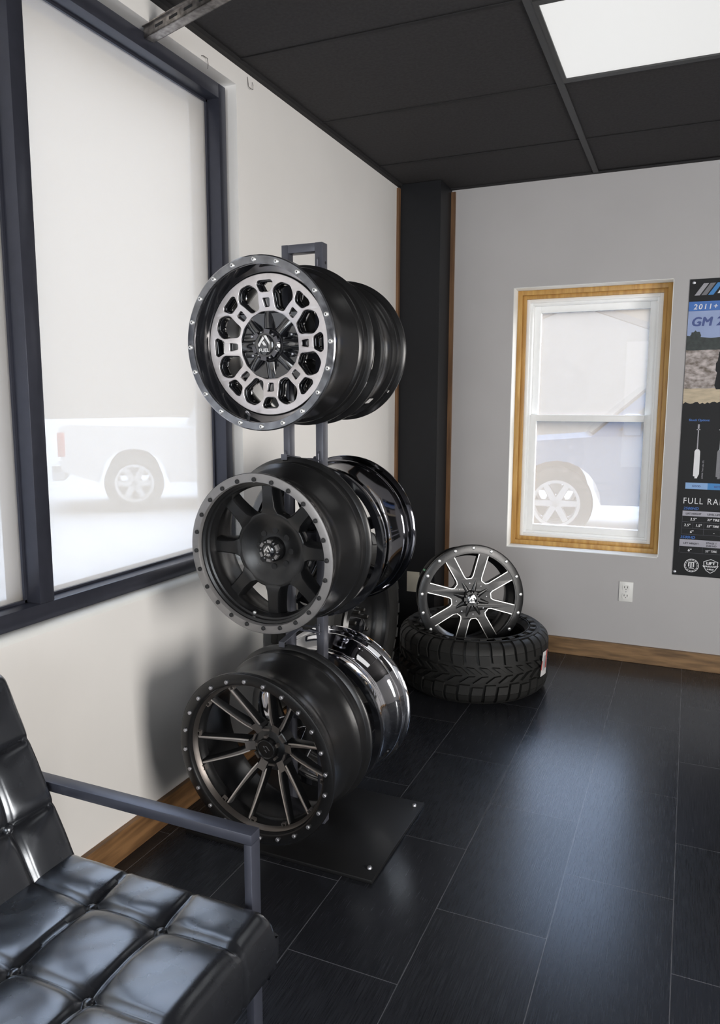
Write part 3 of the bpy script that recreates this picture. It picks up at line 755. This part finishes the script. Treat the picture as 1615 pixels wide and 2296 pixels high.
tyre = empty('truck_tyre', (.555, 3.426, 0), 'chunky black mud tyre lying flat on the floor with a wheel stood inside it', 'tyre')
TH = .285
finish('tyre_casing', tyre_mesh(.353, TH, .238, 38), 'rubber', tyre, smooth=30)
bm = bmesh.new()
for k in range(26):                                 # short raised bars and rings on the upper sidewall
    a = 2*PI*k/26
    pts = [(rr*math.cos(a+s), rr*math.sin(a+s)) for rr, s in ((.268, 0), (.292, 0), (.292, .10), (.268, .10))]
    vs = [bm.verts.new((x, y, TH-.0035)) for x, y in pts]; vt = [bm.verts.new((x, y, TH+.0016)) for x, y in pts]
    bm.faces.new(vt)
    for i in range(4): bm.faces.new((vs[i], vs[(i+1) % 4], vt[(i+1) % 4], vt[i]))
ring_of(bm, .2595, .2620, TH-.006, TH-.0005)
finish('sidewall_relief', bm, 'rubber', tyre, smooth=0)
# paper label wrapped on the tread
def label_patch(a0, a1, z0, z1, rr, mi, bm, lean=0):
    n = 6; rows = []
    for i in range(n+1):
        a = a0+(a1-a0)*i/n; rows.append([bm.verts.new((rr*math.cos(a+lean*q), rr*math.sin(a+lean*q), z)) for q, z in ((0, z0), (1, z1))])
    for p, q in zip(rows, rows[1:]): bm.faces.new((p[0], q[0], q[1], p[1])).material_index = mi
bm = bmesh.new(); A = R(-9)
label_patch(A-.13, A+.05, .095, .205, .3565, 0, bm, .06); label_patch(A+.0, A+.05, .125, .205, .3571, 1, bm, .05); label_patch(A-.128, A-.10, .125, .165, .3571, 1, bm, .03)
for q in range(4): label_patch(A-.075+.018*q, A-.067+.018*q, .118, .185, .3570, 2, bm, .04)
finish('paper_label', bm, ['labw', 'labr', 'p_grey'], tyre, smooth=0)

# upright wheel and tyre leaning on the left wall
ut = empty('mounted_tyre', (0.012, 2.78, 0), 'dark mud tyre on a black wheel standing upright against the left wall behind the rack', 'tyre')
bm = tyre_mesh(.400, .262, .235, 40, 5)
bmesh.ops.transform(bm, matrix=Matrix.Translation((.012, 0, .401)) @ Matrix.Rotation(PI/2, 4, 'Y'), verts=bm.verts)
finish('tyre_casing', bm, 'rubber', ut, smooth=30)
bm = bmesh.new()
revolve(bm, [(.238, .215), (.245, .262), (.238, .270), (.228, .262), (.222, .240), (.205, .225), (.195, .19), (.20, .10), (.226, .05), (.234, .05)], 96, axis='x', c=(0, 0, .401))
finish('wheel_rim', bm, 'bs', ut)
bm = bmesh.new()
revolve(bm, [(.03, .212), (.085, .215), (.10, .200), (.19, .205), (.205, .20), (.205, .19), (.10, .185), (.03, .19)], 72, axis='x', c=(0, 0, .401))
wc = finish('wheel_disc', bm, 'bs', ut)
bm = bmesh.new(); disc_solid(bm, [(.022, .245), (.032, .240), (.036, .21)], 32, axis='x', c=(0, 0, .401)); finish('center_cap', bm, 'bg', ut)
nut0 = None
for k in range(8):
    a = R(20+45*k); p = (.212, .068*math.cos(a), .401+.068*math.sin(a))
    if nut0 is None:
        bm = bmesh.new(); disc_solid(bm, [(.006, .030), (.0095, .026), (.0105, 0)], 6, axis='x'); nut0 = finish('lug_nut', bm, 'dnut', ut, p)
    else: dup(nut0, ut, p)

# ------------------------------------------------------------------ wheel rack
rk = empty('wheel_rack', (.413, 1.99, 0), 'dark steel upright rack holding three pairs of wheels on a black base plate', 'wheel rack')
def rx(x): return x-.413
def ry(y): return y-1.99
PX = ((.347, .3675), (.4545, .478))
for a, b in PX:
    bm = bmesh.new(); box(bm, (rx(a), ry(1.966), .012), (rx(b), ry(1.999), 1.762), bev=.0015); finish('upright', bm, 'rack', rk)
bm = bmesh.new(); box(bm, (rx(.3675), ry(1.966), 1.738), (rx(.4545), ry(1.999), 1.7615), bev=.0015); finish('top_crossbar', bm, 'rack', rk)
bm = bmesh.new(); disc_solid(bm, [(.0015, .0655), (.004, .0660), (.004, .060)], 12, axis='x', c=(0, ry(1.986), 1.708)); finish('end_bolt', bm, 'dark', rk)
bm = bmesh.new(); box(bm, (rx(.10), ry(1.765), 0), (rx(.7225), ry(2.216), .012), bev=.002); bp_ = finish('base_plate', bm, 'plate', rk)
bb = None
for x, y in ((.694, 1.815), (.697, 2.185), (.13, 1.815), (.13, 2.185)):
    p = (rx(x), ry(y), .012)
    if bb is None:
        bm = bmesh.new(); disc_solid(bm, [(.003, .006), (.006, .005), (.008, .001), (.008, -.001)], 12, axis='z'); bb = finish('plate_bolt', bm, 'hexb', rk, p)
    else: dup(bb, rk, p)
for zr, fr_, rr_ in ((1.694, (1.9285, 1.6980), (2.0285, 1.6895)), (1.149, (1.8795, 1.1630), (2.0225, 1.1332)), (.632, (1.8530, .6178), (2.0195, .5585))):
    for yy, sg, (fy_, fz_) in ((1.958, -1, fr_), (2.003, 1, rr_)):
        bm = bmesh.new()
        xa, xb = rx(.3555), rx(.4665); y_ = ry(yy)
        for x_ in (xa, xb): tube(bm, [(x_, y_-sg*.003, zr+.026), (x_, y_, zr+.020), (x_, y_, zr), (x_, y_, zr-.006)], .0028)
        tube(bm, [(xa-.006, y_, zr), (xb+.006, y_, zr)], .0028)
        rod = finish('hanger_rod', bm, 'rack', rk)
        hx = rx(.398) if sg < 0 else rx(.440)
        bm = bmesh.new(); yf_ = ry(fy_); zt = fz_+.004
        pr = [(y_, zr+.006), (yf_, zt), (yf_, zt-.013), (yf_+sg*.003, zt-.013), (yf_+sg*.003, zt+.003), (y_, zr+.009)]
        va = [bm.verts.new((hx-.009, a, b)) for a, b in pr]; vb = [bm.verts.new((hx+.009, a, b)) for a, b in pr]
        bm.faces.new(va); bm.faces.new(vb[::-1])
        for i in range(6): bm.faces.new((va[i], vb[i], vb[(i+1) % 6], va[(i+1) % 6]))
        tube(bm, [(hx-.010, y_, zr+.003), (hx+.010, y_, zr+.003)], .0055)
        finish('hanger_clip', bm, 'rack', rk)
bm = bmesh.new()
for zc in (1.462, .911, .360): box(bm, (rx(.3675), ry(1.972), zc-.02), (rx(.4545), ry(2.0), zc+.02), bev=.001)
finish('cross_brace', bm, 'rack', rk)

# ------------------------------------------------------------------ tufted chair
def cushion(name, Lx, Ly, T, cu, cv, buttons, rr=.034, parent=None, mtx=None, nx=96, ny=112, front=True):
    """rounded tufted slab: x 0..Lx, y 0..Ly, top at z=T"""
    bm = bmesh.new()
    def hgt(x, y):
        e = min(x, Lx-x, y, Ly-y); ex = min(x, Lx-x); ey = min(y, Ly-y)
        z = T
        for q, rr_ in ((ex, rr), (ey, rr*.55)):
            if q < rr_: z -= rr_-math.sqrt(max(0, rr_*rr_-(rr_-q)**2))
        fade = min(1, e/.03+.25)
        dl = min([abs(x-c) for c in cu]+[9]); dv = min([abs(y-c) for c in cv]+[9])
        db = min(math.hypot(x-a, y-b) for a, b in buttons)
        w = math.exp(-db/.10)
        z -= (.0065*math.exp(-(min(dl, dv)/.0048)**2)+.0056*math.exp(-min(dl, dv)/.020)*(.5+w))*fade
        z -= .0105*math.exp(-(db/.022)**1.3)
        z += .0005*math.sin(x*47+2.1*math.sin(y*31))*math.sin(y*53+1.7*math.sin(x*37))
        return z
    def sp(n, L):                        # denser near the borders
        out = []
        for i in range(n+1):
            t_ = i/n; out.append(L*(t_-.10*math.sin(2*PI*t_)/ (2*PI)*4*.5))
        return out
    X = sp(nx, Lx); Y = sp(ny, Ly)
    g = [[bm.verts.new((x, y, hgt(x, y))) for y in Y] for x in X]
    for i in range(nx):
        for j in range(ny): bm.faces.new((g[i][j], g[i+1][j], g[i+1][j+1], g[i][j+1]))
    loop = [g[i][0] for i in range(nx+1)]+[g[nx][j] for j in range(1, ny+1)]+[g[i][ny] for i in range(nx-1, -1, -1)]+[g[0][j] for j in range(ny-1, 0, -1)]
    cx_, cy_ = Lx/2, Ly/2; prev = loop
    for zz, ins in ((T*.62, -.004), (T*.34, -.004), (.016, 0), (0.0, .014)):
        row = []
        for v in loop:
            x, y = v.co.x, v.co.y
            dx = ins*(1 if x < .002 else (-1 if x > Lx-.002 else 0)); dy = ins*(1 if y < .002 else (-1 if y > Ly-.002 else 0))
            q = .0045 if (min([abs(y-c) for c in cv]+[9]) < .004 and (x < .002 or x > Lx-.002)) else 0
            row.append(bm.verts.new((x+dx-(q if x > cx_ else -q), y+dy, zz)))
        n = len(loop)
        for i in range(n): bm.faces.new((prev[i], prev[(i+1) % n], row[(i+1) % n], row[i]))
        prev = row
    bm.faces.new(prev)
    if mtx: bmesh.ops.transform(bm, matrix=mtx, verts=bm.verts)
    o = finish(name, bm, 'leather', parent, smooth=75)
    first = None
    for a, b in buttons:
        z0 = hgt(a, b)
        p = Vector((a, b, z0+.0050))
        if mtx: p = mtx @ p
        if first is None:
            b2 = bmesh.new(); disc_solid(b2, [(.003, .0078), (.0075, .0062), (.0108, .002), (.0112, -.006)], 20, axis='z')
            if mtx: bmesh.ops.transform(b2, matrix=mtx.to_3x3().to_4x4(), verts=b2.verts)
            first = finish('button', b2, 'leather', o, p, 60)
        else: dup(first, o, p)
    return o
SX0, SX1, SY0, SY1 = .335, .832, .345, 1.055
ch = empty('lounge_chair', (.55, .70, 0), 'black button-tufted leather chair with a grey flat-bar metal arm, beside the window wall', 'armchair')
chm = Matrix.Translation((-.55, -.70, 0))
bx_, by_ = [.512, .665], [.436, .608, .780, .952]
cushion('seat', SX1-SX0, SY1-SY0, .125, [x-SX0 for x in bx_], [y-SY0 for y in by_], [(x-SX0, y-SY0) for x in bx_ for y in by_], rr=.036, parent=ch, mtx=chm @ Matrix.Translation((SX0, SY0, .297)))
# back: local x = up the back, local z = towards the sitter
th = math.atan2(.360, -.168)
ub = Vector((math.cos(th), 0, math.sin(th))); nb = Vector((math.sin(th), 0, -math.cos(th)))
BT = .105; base = Vector((.402, SY0, .366))-nb*BT
mb = Matrix(((ub.x, 0, nb.x, base.x), (ub.y, 1, nb.y, base.y), (ub.z, 0, nb.z, base.z), (0, 0, 0, 1)))
bu = [.168, .307]
cushion('backrest', .452, SY1-SY0, BT, bu, [y-SY0 for y in by_], [(u_, y-SY0) for u_ in bu for y in by_], rr=.026, parent=ch, mtx=chm @ mb, nx=84)
def bar(bm, a, b): box(bm, tuple(Vector(a)+Vector((-.55, -.70, 0))), tuple(Vector(b)+Vector((-.55, -.70, 0))), bev=.0015)
for ya, yb in ((1.060, 1.090), (SY0-.035, SY0-.005)):
    bm = bmesh.new(); bar(bm, (.10, ya, .530), (.782, yb, .550)); finish('armrest', bm, 'frame', ch)
    for xa in (.766, .10):
        bm = bmesh.new(); bar(bm, (xa, ya, 0), (xa+.016, yb, .530)); finish('leg', bm, 'frame', ch)
bm = bmesh.new()
for xa in (.36, .74): bar(bm, (xa, SY0-.034, .275), (xa+.03, 1.089, .296))
for ya, yb in ((1.062, 1.088), (SY0-.033, SY0-.007)): bar(bm, (.115, ya, .275), (.766, yb, .296))
finish('seat_frame', bm, 'frame', ch)

# ------------------------------------------------------------------ banner on the far wall
PXL, PXR, PZ0, PZ1 = 1.414, 2.06, .478, 1.908
ba = empty('wall_banner', (PXL, YF-.004, PZ0), 'black and blue vinyl lift-kit banner with a truck picture on the far wall', 'banner')
def bz(z): return z-PZ0
def bxx(x): return x-PXL
bm = bmesh.new(); n = 24; va = []; vb = []
for i in range(n+1):
    x = (PXR-PXL)*i/n
    wv = -.004+.0030*math.sin(i*.8); va.append([bm.verts.new((x, 0, bz(PZ0))), bm.verts.new((x, 0, bz(PZ1)))]); vb.append([bm.verts.new((x, .003, bz(PZ0))), bm.verts.new((x, .003, bz(PZ1)))])
for i in range(n):
    bm.faces.new((va[i][0], va[i+1][0], va[i+1][1], va[i][1])); bm.faces.new((vb[i][0], vb[i][1], vb[i+1][1], vb[i+1][0]))
    for k in (0, 1): bm.faces.new((va[i][k], vb[i][k], vb[i+1][k], va[i+1][k]))
for e in (0, n): bm.faces.new((va[e][0], va[e][1], vb[e][1], vb[e][0]))
finish('vinyl_sheet', bm, 'p_black', ba, smooth=0)
def flat(name, polys, m, y=-.0006, th=.0004):
    bm = bmesh.new()
    for pts in polys: prism(bm, [(bxx(x), bz(z)) for x, z in pts], y, y+th)
    return finish(name, bm, m, ba, smooth=0)
def rect(x0, z0, x1, z1): return [(x0, z0), (x1, z0), (x1, z1), (x0, z1)]
E0, E1 = PXL+.001, PXR-.001
def par(x): return [(x, 1.832), (x+.0225, 1.832), (x+.0605, 1.887), (x+.038, 1.887)]
flat('logo_bar', [par(1.437)], 'p_grey'); flat('logo_bar', [par(1.466)], 'p_dgrey'); flat('logo_bar', [par(1.4955)], 'p_mid')
flat('logo_letter', [[(1.535, 1.838), (1.546, 1.838), (1.560, 1.862), (1.585, 1.862), (1.59, 1.838), (1.606, 1.838), (1.598, 1.885), (1.566, 1.885)]], 'p_white')
flat('title_band', [rect(E0, 1.7605, E1, 1.804)], 'p_blue')
def word(body, x, z, size, m, shear=0, bold=0, space=1.0, sx=1.0, y=-.0011, rot=0, name='lettering', align='LEFT'):
    me = text(body, size, .0002, shear, bold, align, space, sx)
    o = link(name, me, m, ba, (bxx(x), y, bz(z)), 0)
    if rot: o.rotation_euler = (0, R(rot), 0)
    return o
word('2011+', 1.436, 1.768, .034, 'p_white', .12, .0006, 1.25)
flat('picture_sky', [rect(E0, 1.560, E1, 1.7600)], 'p_sky')
word('GM 2500', 1.430, 1.691, .058, 'p_navy', .15, .0026, 1.05)
hill = [(E0, 1.572), (E0, 1.646), (1.44, 1.643), (1.452, 1.640), (1.48, 1.638), (1.52, 1.633), (1.56, 1.636), (1.62, 1.640), (1.72, 1.648), (1.85, 1.640), (E1, 1.65), (E1, 1.572)]
flat('picture_hills', [hill], 'p_hill', -.0008)
rnd = random.Random(3); tree = []
for k in range(26):
    a = 2*PI*k/26; rr = .021+.007*rnd.random(); tree.append((1.454+rr*math.cos(a)*.95, 1.640+rr*math.sin(a)*1.15))
flat('picture_tree', [tree], 'p_hill', -.0009)
top = [(E0+.0001+(E1-E0)*k/20, 1.573+.006*rnd.random()) for k in range(21)]
flat('picture_rock', [[(E0, 1.375), (E1, 1.375)]+top[::-1]], 'p_rock', -.0010)
sandt = [(E0+(E1-E0)*k/20, 1.392+.006*rnd.random()) for k in range(21)]
edge = [(E0+(E1-E0)*k/60, 1.322+.012*rnd.random()) for k in range(61)]
flat('picture_sand', [edge+sandt[::-1]], 'p_sand', -.0012)
truck = [(1.556, 1.392), (1.548, 1.41), (1.556, 1.47), (1.549, 1.48), (1.549, 1.515), (1.556, 1.525), (1.560, 1.565), (1.575, 1.585), (1.70, 1.590), (1.715, 1.565), (1.735, 1.53), (1.735, 1.47), (1.728, 1.41), (1.715, 1.392), (1.685, 1.392), (1.68, 1.43), (1.60, 1.43), (1.592, 1.392)]
flat('picture_truck', [truck], 'p_black', -.0014)
flat('truck_window', [[(1.572, 1.535), (1.585, 1.575), (1.69, 1.578), (1.70, 1.535)]], 'p_dgrey', -.0016)
word('Shock Options:', 1.446, 1.241, .0150, 'p_blue', .1, .0004)
def shock(x, body, rod):
    flat('shock_rod', [rect(x-.0025, 1.10, x+.0025, 1.205), rect(x-.008, 1.198, x+.008, 1.203), rect(x-.004, 1.205, x+.004, 1.226)], rod)
    flat('shock_body', [[(x-.012, .975), (x-.0035, .972), (x-.0055, .964), (x+.006, .964), (x+.0085, .972), (x+.0145, .985), (x+.0135, 1.095), (x+.008, 1.105), (x-.006, 1.105), (x-.0115, 1.095)]], body, -.0008)
shock(1.492, 'p_white', 'p_grey'); shock(1.592, 'p_dgrey', 'p_white')
word('ES9000 Twin tube (R)', 1.5245, .963, .0100, 'p_grey', rot=-90)
flat('rating_band', [rect(1.449, .911, 1.548, .942)], 'p_lblue'); flat('rating_band', [rect(1.548, .911, 1.648, .942)], 'p_mid')
word('GOOD', 1.498, .9215, .0125, 'p_navy', 0, .0003, align='CENTER'); word('BETTER', 1.598, .9215, .0125, 'p_navy', 0, .0003, align='CENTER')
word('FULL RANGE', 1.4425, .8385, .0420, 'p_white', 0, .0001, 1.22, .86)
word('2500HD', 1.446, .8090, .0190, 'p_blue', .2, .0005, 1.05)
flat('table_header', [rect(1.444, .7775, E1-.03, .803)], 'p_head'); word('LIFT HEIGHT', 1.494, .7850, .0125, 'p_black', 0, .0003, align='CENTER'); word('LEVEL LIFT', 1.5555, .7850, .0125, 'p_black', 0, .0003)
def lines(z0, z1, rows_, cols):
    q = []
    for z_ in rows_: q.append(rect(1.444, z_-.0005, E1-.03, z_+.0005))
    for x_, a, b in cols: q.append(rect(x_-.0005, a, x_+.0005, b))
    flat('table_line', q, 'p_line', -.0007)
lines(.686, .777, (.686, .716, .748), ((1.4445, .686, .777), (1.543, .686, .748), (1.494, .716, .748)))
word('2.5"', 1.494, .7565, .0180, 'p_white', .1, .0005, align='CENTER'); word('33" TIRE', 1.556, .7580, .0150, 'p_white', .1, .0005)
word('2.5"', 1.468, .7260, .0180, 'p_white', .1, .0005, align='CENTER'); word('1.5"', 1.519, .7260, .0180, 'p_white', .1, .0005, align='CENTER'); word('33" TIRE', 1.556, .7270, .0150, 'p_white', .1, .0005)
word('6"', 1.490, .6940, .0180, 'p_white', .1, .0005, align='CENTER'); word('-', 1.590, .6940, .0180, 'p_white', 0, .0005, align='CENTER')
word('3500HD', 1.440, .6655, .0185, 'p_blue', .2, .0005, 1.05)
flat('table_header', [rect(1.438, .6260, E1-.03, .6605)], 'p_head'); word('LIFT HEIGHT', 1.491, .6375, .0125, 'p_black', 0, .0003, align='CENTER')
word('STAGE 1', 1.582, .6440, .0125, 'p_black', 0, .0003, align='CENTER'); word('3500 HD', 1.582, .6300, .0125, 'p_black', 0, .0003, align='CENTER')
lines(.594, .626, (.594,), ((1.4385, .594, .626), (1.543, .594, .626)))
word('6"', 1.486, .6015, .0190, 'p_white', .1, .0008, align='CENTER'); word('35" TIRE', 1.556, .6030, .0145, 'p_white', .1, .0003)
bm = bmesh.new()
for r0, r1 in ((.0305, .0335), (.0250, .0262)): revolve(bm, [(r0, -.0006), (r1, -.0006), (r1, -.0002), (r0, -.0002)], 48, c=(bxx(1.499), 0, bz(.531)))
for k in range(14):
    a = 2*PI*k/14; c_ = (bxx(1.499)+.0283*math.cos(a), bz(.531)+.0283*math.sin(a)); prism(bm, [(c_[0]-.002, c_[1]-.0012), (c_[0]+.002, c_[1]-.0012), (c_[0]+.002, c_[1]+.0012), (c_[0]-.002, c_[1]+.0012)], -.0006, -.0002)
for x, z_, w_, h_ in ((-.012, .004, .006, .020), (-.002, .002, .006, .022), (.009, .004, .006, .020), (0, -.013, .024, .004), (0, .016, .026, .004)):
    prism(bm, [(bxx(1.499)+x-w_/2, bz(.531)+z_-h_/2), (bxx(1.499)+x+w_/2, bz(.531)+z_-h_/2), (bxx(1.499)+x+w_/2, bz(.531)+z_+h_/2), (bxx(1.499)+x-w_/2, bz(.531)+z_+h_/2)], -.0006, -.0002)
finish('round_badge', bm, 'p_white', ba, smooth=0)
sx_ = 1.585
flat('shield_badge', [[(sx_-.033, .556), (sx_-.018, .562), (sx_, .570), (sx_+.018, .562), (sx_+.033, .556), (sx_+.031, .530), (sx_+.020, .511), (sx_, .498), (sx_-.020, .511), (sx_-.031, .530)]], 'p_white')
flat('shield_inset', [[(sx_-.030, .554), (sx_, .567), (sx_+.030, .554), (sx_+.028, .531), (sx_+.018, .513), (sx_, .5015), (sx_-.018, .513), (sx_-.028, .531)]], 'p_black', -.0008)
word('LIFT', sx_, .5425, .0180, 'p_white', 0, .0010, align='CENTER', y=-.0014, sx=1.25); word('WARRANTY', sx_, .5285, .0125, 'p_white', 0, .0006, align='CENTER', y=-.0014); word('SHIELD', sx_, .5150, .0100, 'p_white', 0, .0005, align='CENTER', y=-.0014)
gm0 = None
for x, z_ in ((1.432, 1.892), (1.424, .494), (2.045, 1.892), (2.045, .494)):
    p = (bxx(x), -.0005, bz(z_))
    if gm0 is None:
        bm = bmesh.new(); disc_solid(bm, [(.0025, -.0030), (.0050, -.0028), (.0078, -.0012), (.0080, .0004)], 20); gm0 = finish('grommet', bm, 'hexb', ba, p)
    else: dup(gm0, ba, p)

# ------------------------------------------------------------------ outdoors
GZ = -.22
bm = bmesh.new(); box(bm, (-70, -30, GZ-.1), (-.21, 90, GZ)); box(bm, (-.21, YF+.27, GZ-.1), (60, 90, GZ)); struct('ground', bm, 'asph')
def pickup(loc, heading, paint, label, rw=.40):
    t = empty('pickup_truck', (loc[0], loc[1], GZ), label, 'pickup truck', rot=(0, 0, heading))
    def arch(cx, r0): return [(cx+r0*math.cos(R(q)), .42+r0*math.sin(R(q))) for q in range(0, 181, 15)]
    prof = [(-2.75, .48), (-2.80, .78), (-2.74, 1.02), (-2.6, 1.10), (-1.35, 1.20), (.95, 1.22), (2.72, 1.27), (2.78, 1.2), (2.76, .62), (2.5, .52)]
    prof += [(2.28, .45)]+arch(1.78, .50)+[(1.2, .42), (-1.22, .42)]+arch(-1.78, .50)+[(-2.3, .45)]
    bm = bmesh.new(); prism(bm, prof, -.95, .95); finish('body', bm, paint, t, smooth=30)
    bm = bmesh.new()
    cabb = [(-1.42, 1.19), (-.72, 1.80), (.62, 1.84), (.92, 1.21)]; a = [bm.verts.new((x, -.90, z)) for x, z in cabb]; b = [bm.verts.new((x, .90, z)) for x, z in cabb]
    for v in a[1:3]: v.co.y = -.74
    for v in b[1:3]: v.co.y = .74
    bm.faces.new(a); bm.faces.new(b[::-1])
    for i in range(4): bm.faces.new((a[i], b[i], b[(i+1) % 4], a[(i+1) % 4]))
    cab = finish('cab', bm, paint, t, smooth=0)
    for s in (-1, 1):
        for pts in (((-1.12, 1.27), (-.68, 1.70), (-.12, 1.73), (-.12, 1.27)), ((-.02, 1.27), (-.02, 1.73), (.50, 1.75), (.72, 1.27))):
            bm = bmesh.new(); vs = []
            for e in (0, .012):
                vs.append([bm.verts.new((x, s*(.905-(z-1.2)*.262+e), z)) for x, z in pts])
            bm.faces.new(vs[0]); bm.faces.new(vs[1][::-1])
            for i in range(4): bm.faces.new((vs[0][i], vs[1][i], vs[1][(i+1) % 4], vs[0][(i+1) % 4]))
            finish('side_window', bm, 'cgl', t, smooth=0)
        bm = bmesh.new(); box(bm, (-1.08, s*.93, 1.22), (-.90, s*1.12, 1.46), bev=.03); finish('door_mirror', bm, paint, t)
    bm = bmesh.new(); vs = [bm.verts.new(p) for p in ((-1.40, -.80, 1.23), (-1.40, .80, 1.23), (-.76, .68, 1.79), (-.76, -.68, 1.79))]; vs2 = [bm.verts.new(v.co+Vector((-.012, 0, .012))) for v in vs]
    bm.faces.new(vs2); bm.faces.new(vs[::-1])
    for i in range(4): bm.faces.new((vs[i], vs[(i+1) % 4], vs2[(i+1) % 4], vs2[i]))
    finish('windscreen', bm, 'cgl', t, smooth=0)
    for x, nm in ((-2.82, 'front_bumper'), (2.80, 'rear_bumper')):
        bm = bmesh.new(); box(bm, (x-.09, -.94, .48), (x+.09, .94, .70), bev=.03); finish(nm, bm, 'carr', t)
    for s in (-1, 1):
        bm = bmesh.new(); box(bm, (2.70, s*.80, .82), (2.80, s*.955, 1.16), bev=.01); finish('tail_light', bm, 'tail', t)
    for x in (-1.78, 1.78):
        for s in (-1, 1):
            bm = bmesh.new(); prof = [(.27, -.12), (.36, -.13), (rw-.02, -.115), (rw, -.08), (rw, .08), (rw-.02, .115), (.36, .13), (.27, .12)]
            revolve(bm, prof, 40, c=(x, s*.84, rw)); wt = finish('wheel_tyre', bm, 'cart', t)
            bm = bmesh.new(); revolve(bm, [(.24, -.12), (.275, -.125), (.275, .125), (.24, .12)], 36, c=(x, s*.84, rw))
            disc_solid(bm, [(.06, -.02), (.08, -.02)], 20, c=(x, s*.90, rw))
            for k in range(6):
                q = R(60*k); bl = bmesh.new(); blade(bl, [(.04, .04, .045, -.03, .03), (.25, .035, .04, -.03, .03)], q, ch=.005)
                for v in bl.verts: v.co += Vector((x, s*.90, rw))
                me = bpy.data.meshes.new('w'); bl.to_mesh(me); bl.free(); bm.from_mesh(me); bpy.data.meshes.remove(me)
            finish('wheel_rim', bm, 'carr', t)
    return t
# truck seen through the shop window: rear wheel near (-5.9, 8.7), nose to the right
hd = math.atan2(.64, .76)
ax_ = Vector((math.cos(hd), math.sin(hd), 0)); nside = Vector((math.sin(hd), -math.cos(hd), 0))
c_ = Vector((-5.93, 8.70, 0))+ax_*1.78-nside*.9
pickup((c_.x, c_.y), hd+PI, 'carw', 'white pickup truck parked outside the large window', .42)
hd = math.atan2(.155, .988); ax_ = Vector((math.cos(hd), math.sin(hd), 0)); nside = Vector((math.sin(hd), -math.cos(hd), 0))
c_ = Vector((.065, 8.90, 0))+ax_*1.78-nside*.9
pickup((c_.x, c_.y), hd, 'carb', 'blue pickup truck parked outside the small far window', .42)
hs = empty('neighbour_house', (-1.7, 22.5, GZ), 'pale gabled house across the lot beyond the small far window', 'house')
bm = bmesh.new(); prism(bm, [(-5, 0), (5, 0), (5, 2.5), (0, 4.4), (-5, 2.5)], 0, 7); finish('house_wall', bm, 'siding', hs, smooth=0)
bm = bmesh.new(); prism(bm, [(-5.4, 2.35), (0, 4.42), (5.4, 2.35), (5.4, 2.50), (0, 4.58), (-5.4, 2.50)], -.3, 7.3); finish('house_roof', bm, 'roof', hs, smooth=0)

# ------------------------------------------------------------------ daylight and fill lamps
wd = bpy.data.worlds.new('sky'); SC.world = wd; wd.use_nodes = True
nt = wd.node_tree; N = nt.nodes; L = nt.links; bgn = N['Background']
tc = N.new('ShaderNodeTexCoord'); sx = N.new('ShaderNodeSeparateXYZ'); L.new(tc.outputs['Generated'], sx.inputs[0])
# pale horizon, unseen sky higher up and far side brightened to strengthen reflections
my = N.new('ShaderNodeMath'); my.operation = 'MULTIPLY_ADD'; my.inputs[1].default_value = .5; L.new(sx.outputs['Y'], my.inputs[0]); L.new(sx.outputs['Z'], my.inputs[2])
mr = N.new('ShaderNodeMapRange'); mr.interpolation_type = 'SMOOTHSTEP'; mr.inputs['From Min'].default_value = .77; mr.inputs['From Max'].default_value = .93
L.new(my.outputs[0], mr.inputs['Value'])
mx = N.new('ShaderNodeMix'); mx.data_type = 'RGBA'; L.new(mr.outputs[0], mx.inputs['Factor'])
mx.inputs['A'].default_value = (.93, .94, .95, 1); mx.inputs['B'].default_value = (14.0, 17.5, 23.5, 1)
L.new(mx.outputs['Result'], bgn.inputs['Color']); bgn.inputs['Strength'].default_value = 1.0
def area(name, loc, rot, sx, sy, power, col):
    l = bpy.data.lights.new(name, 'AREA'); l.shape = 'RECTANGLE'; l.size = sx; l.size_y = sy; l.energy = power; l.color = col
    o = bpy.data.objects.new(name, l); COL.objects.link(o); o.location = loc; o.rotation_euler = rot; return o
area('daylight_right_window', (XR+.1, .45, 1.05), (0, R(90), 0), 1.5, 1.7, 138, (1, .965, .92))
area('back_fill_light', (2.2, YB-.1, 1.35), (R(90), 0, 0), 3.3, 1.8, 105, (.90, .95, 1))  # added fill lamp behind the camera, lightens the shadows

sl = bpy.data.lights.new('left_wall_fill', 'SUN'); sl.energy = 30; sl.angle = R(65); sl.color = (1, .985, .96)  # added wide soft lamp, brightens the left wall through the far window
so = bpy.data.objects.new('left_wall_fill', sl); COL.objects.link(so)
so.rotation_euler = Vector((.70, .70, .04)).to_track_quat('Z', 'Y').to_euler()
# ------------------------------------------------------------------ colour management
SC.view_settings.view_transform = 'Standard'; SC.view_settings.look = 'None'; SC.view_settings.exposure = 0; SC.view_settings.gamma = 1
SC.view_settings.use_curve_mapping = False
SC.cycles.use_denoising = True
SC.cycles.max_bounces = 10; SC.cycles.diffuse_bounces = 5; SC.cycles.glossy_bounces = 5; SC.cycles.transparent_max_bounces = 10
SC.cycles.caustics_reflective = False; SC.cycles.caustics_refractive = False
for o in list(bpy.data.objects):
    if '_r' in o: del o['_r']
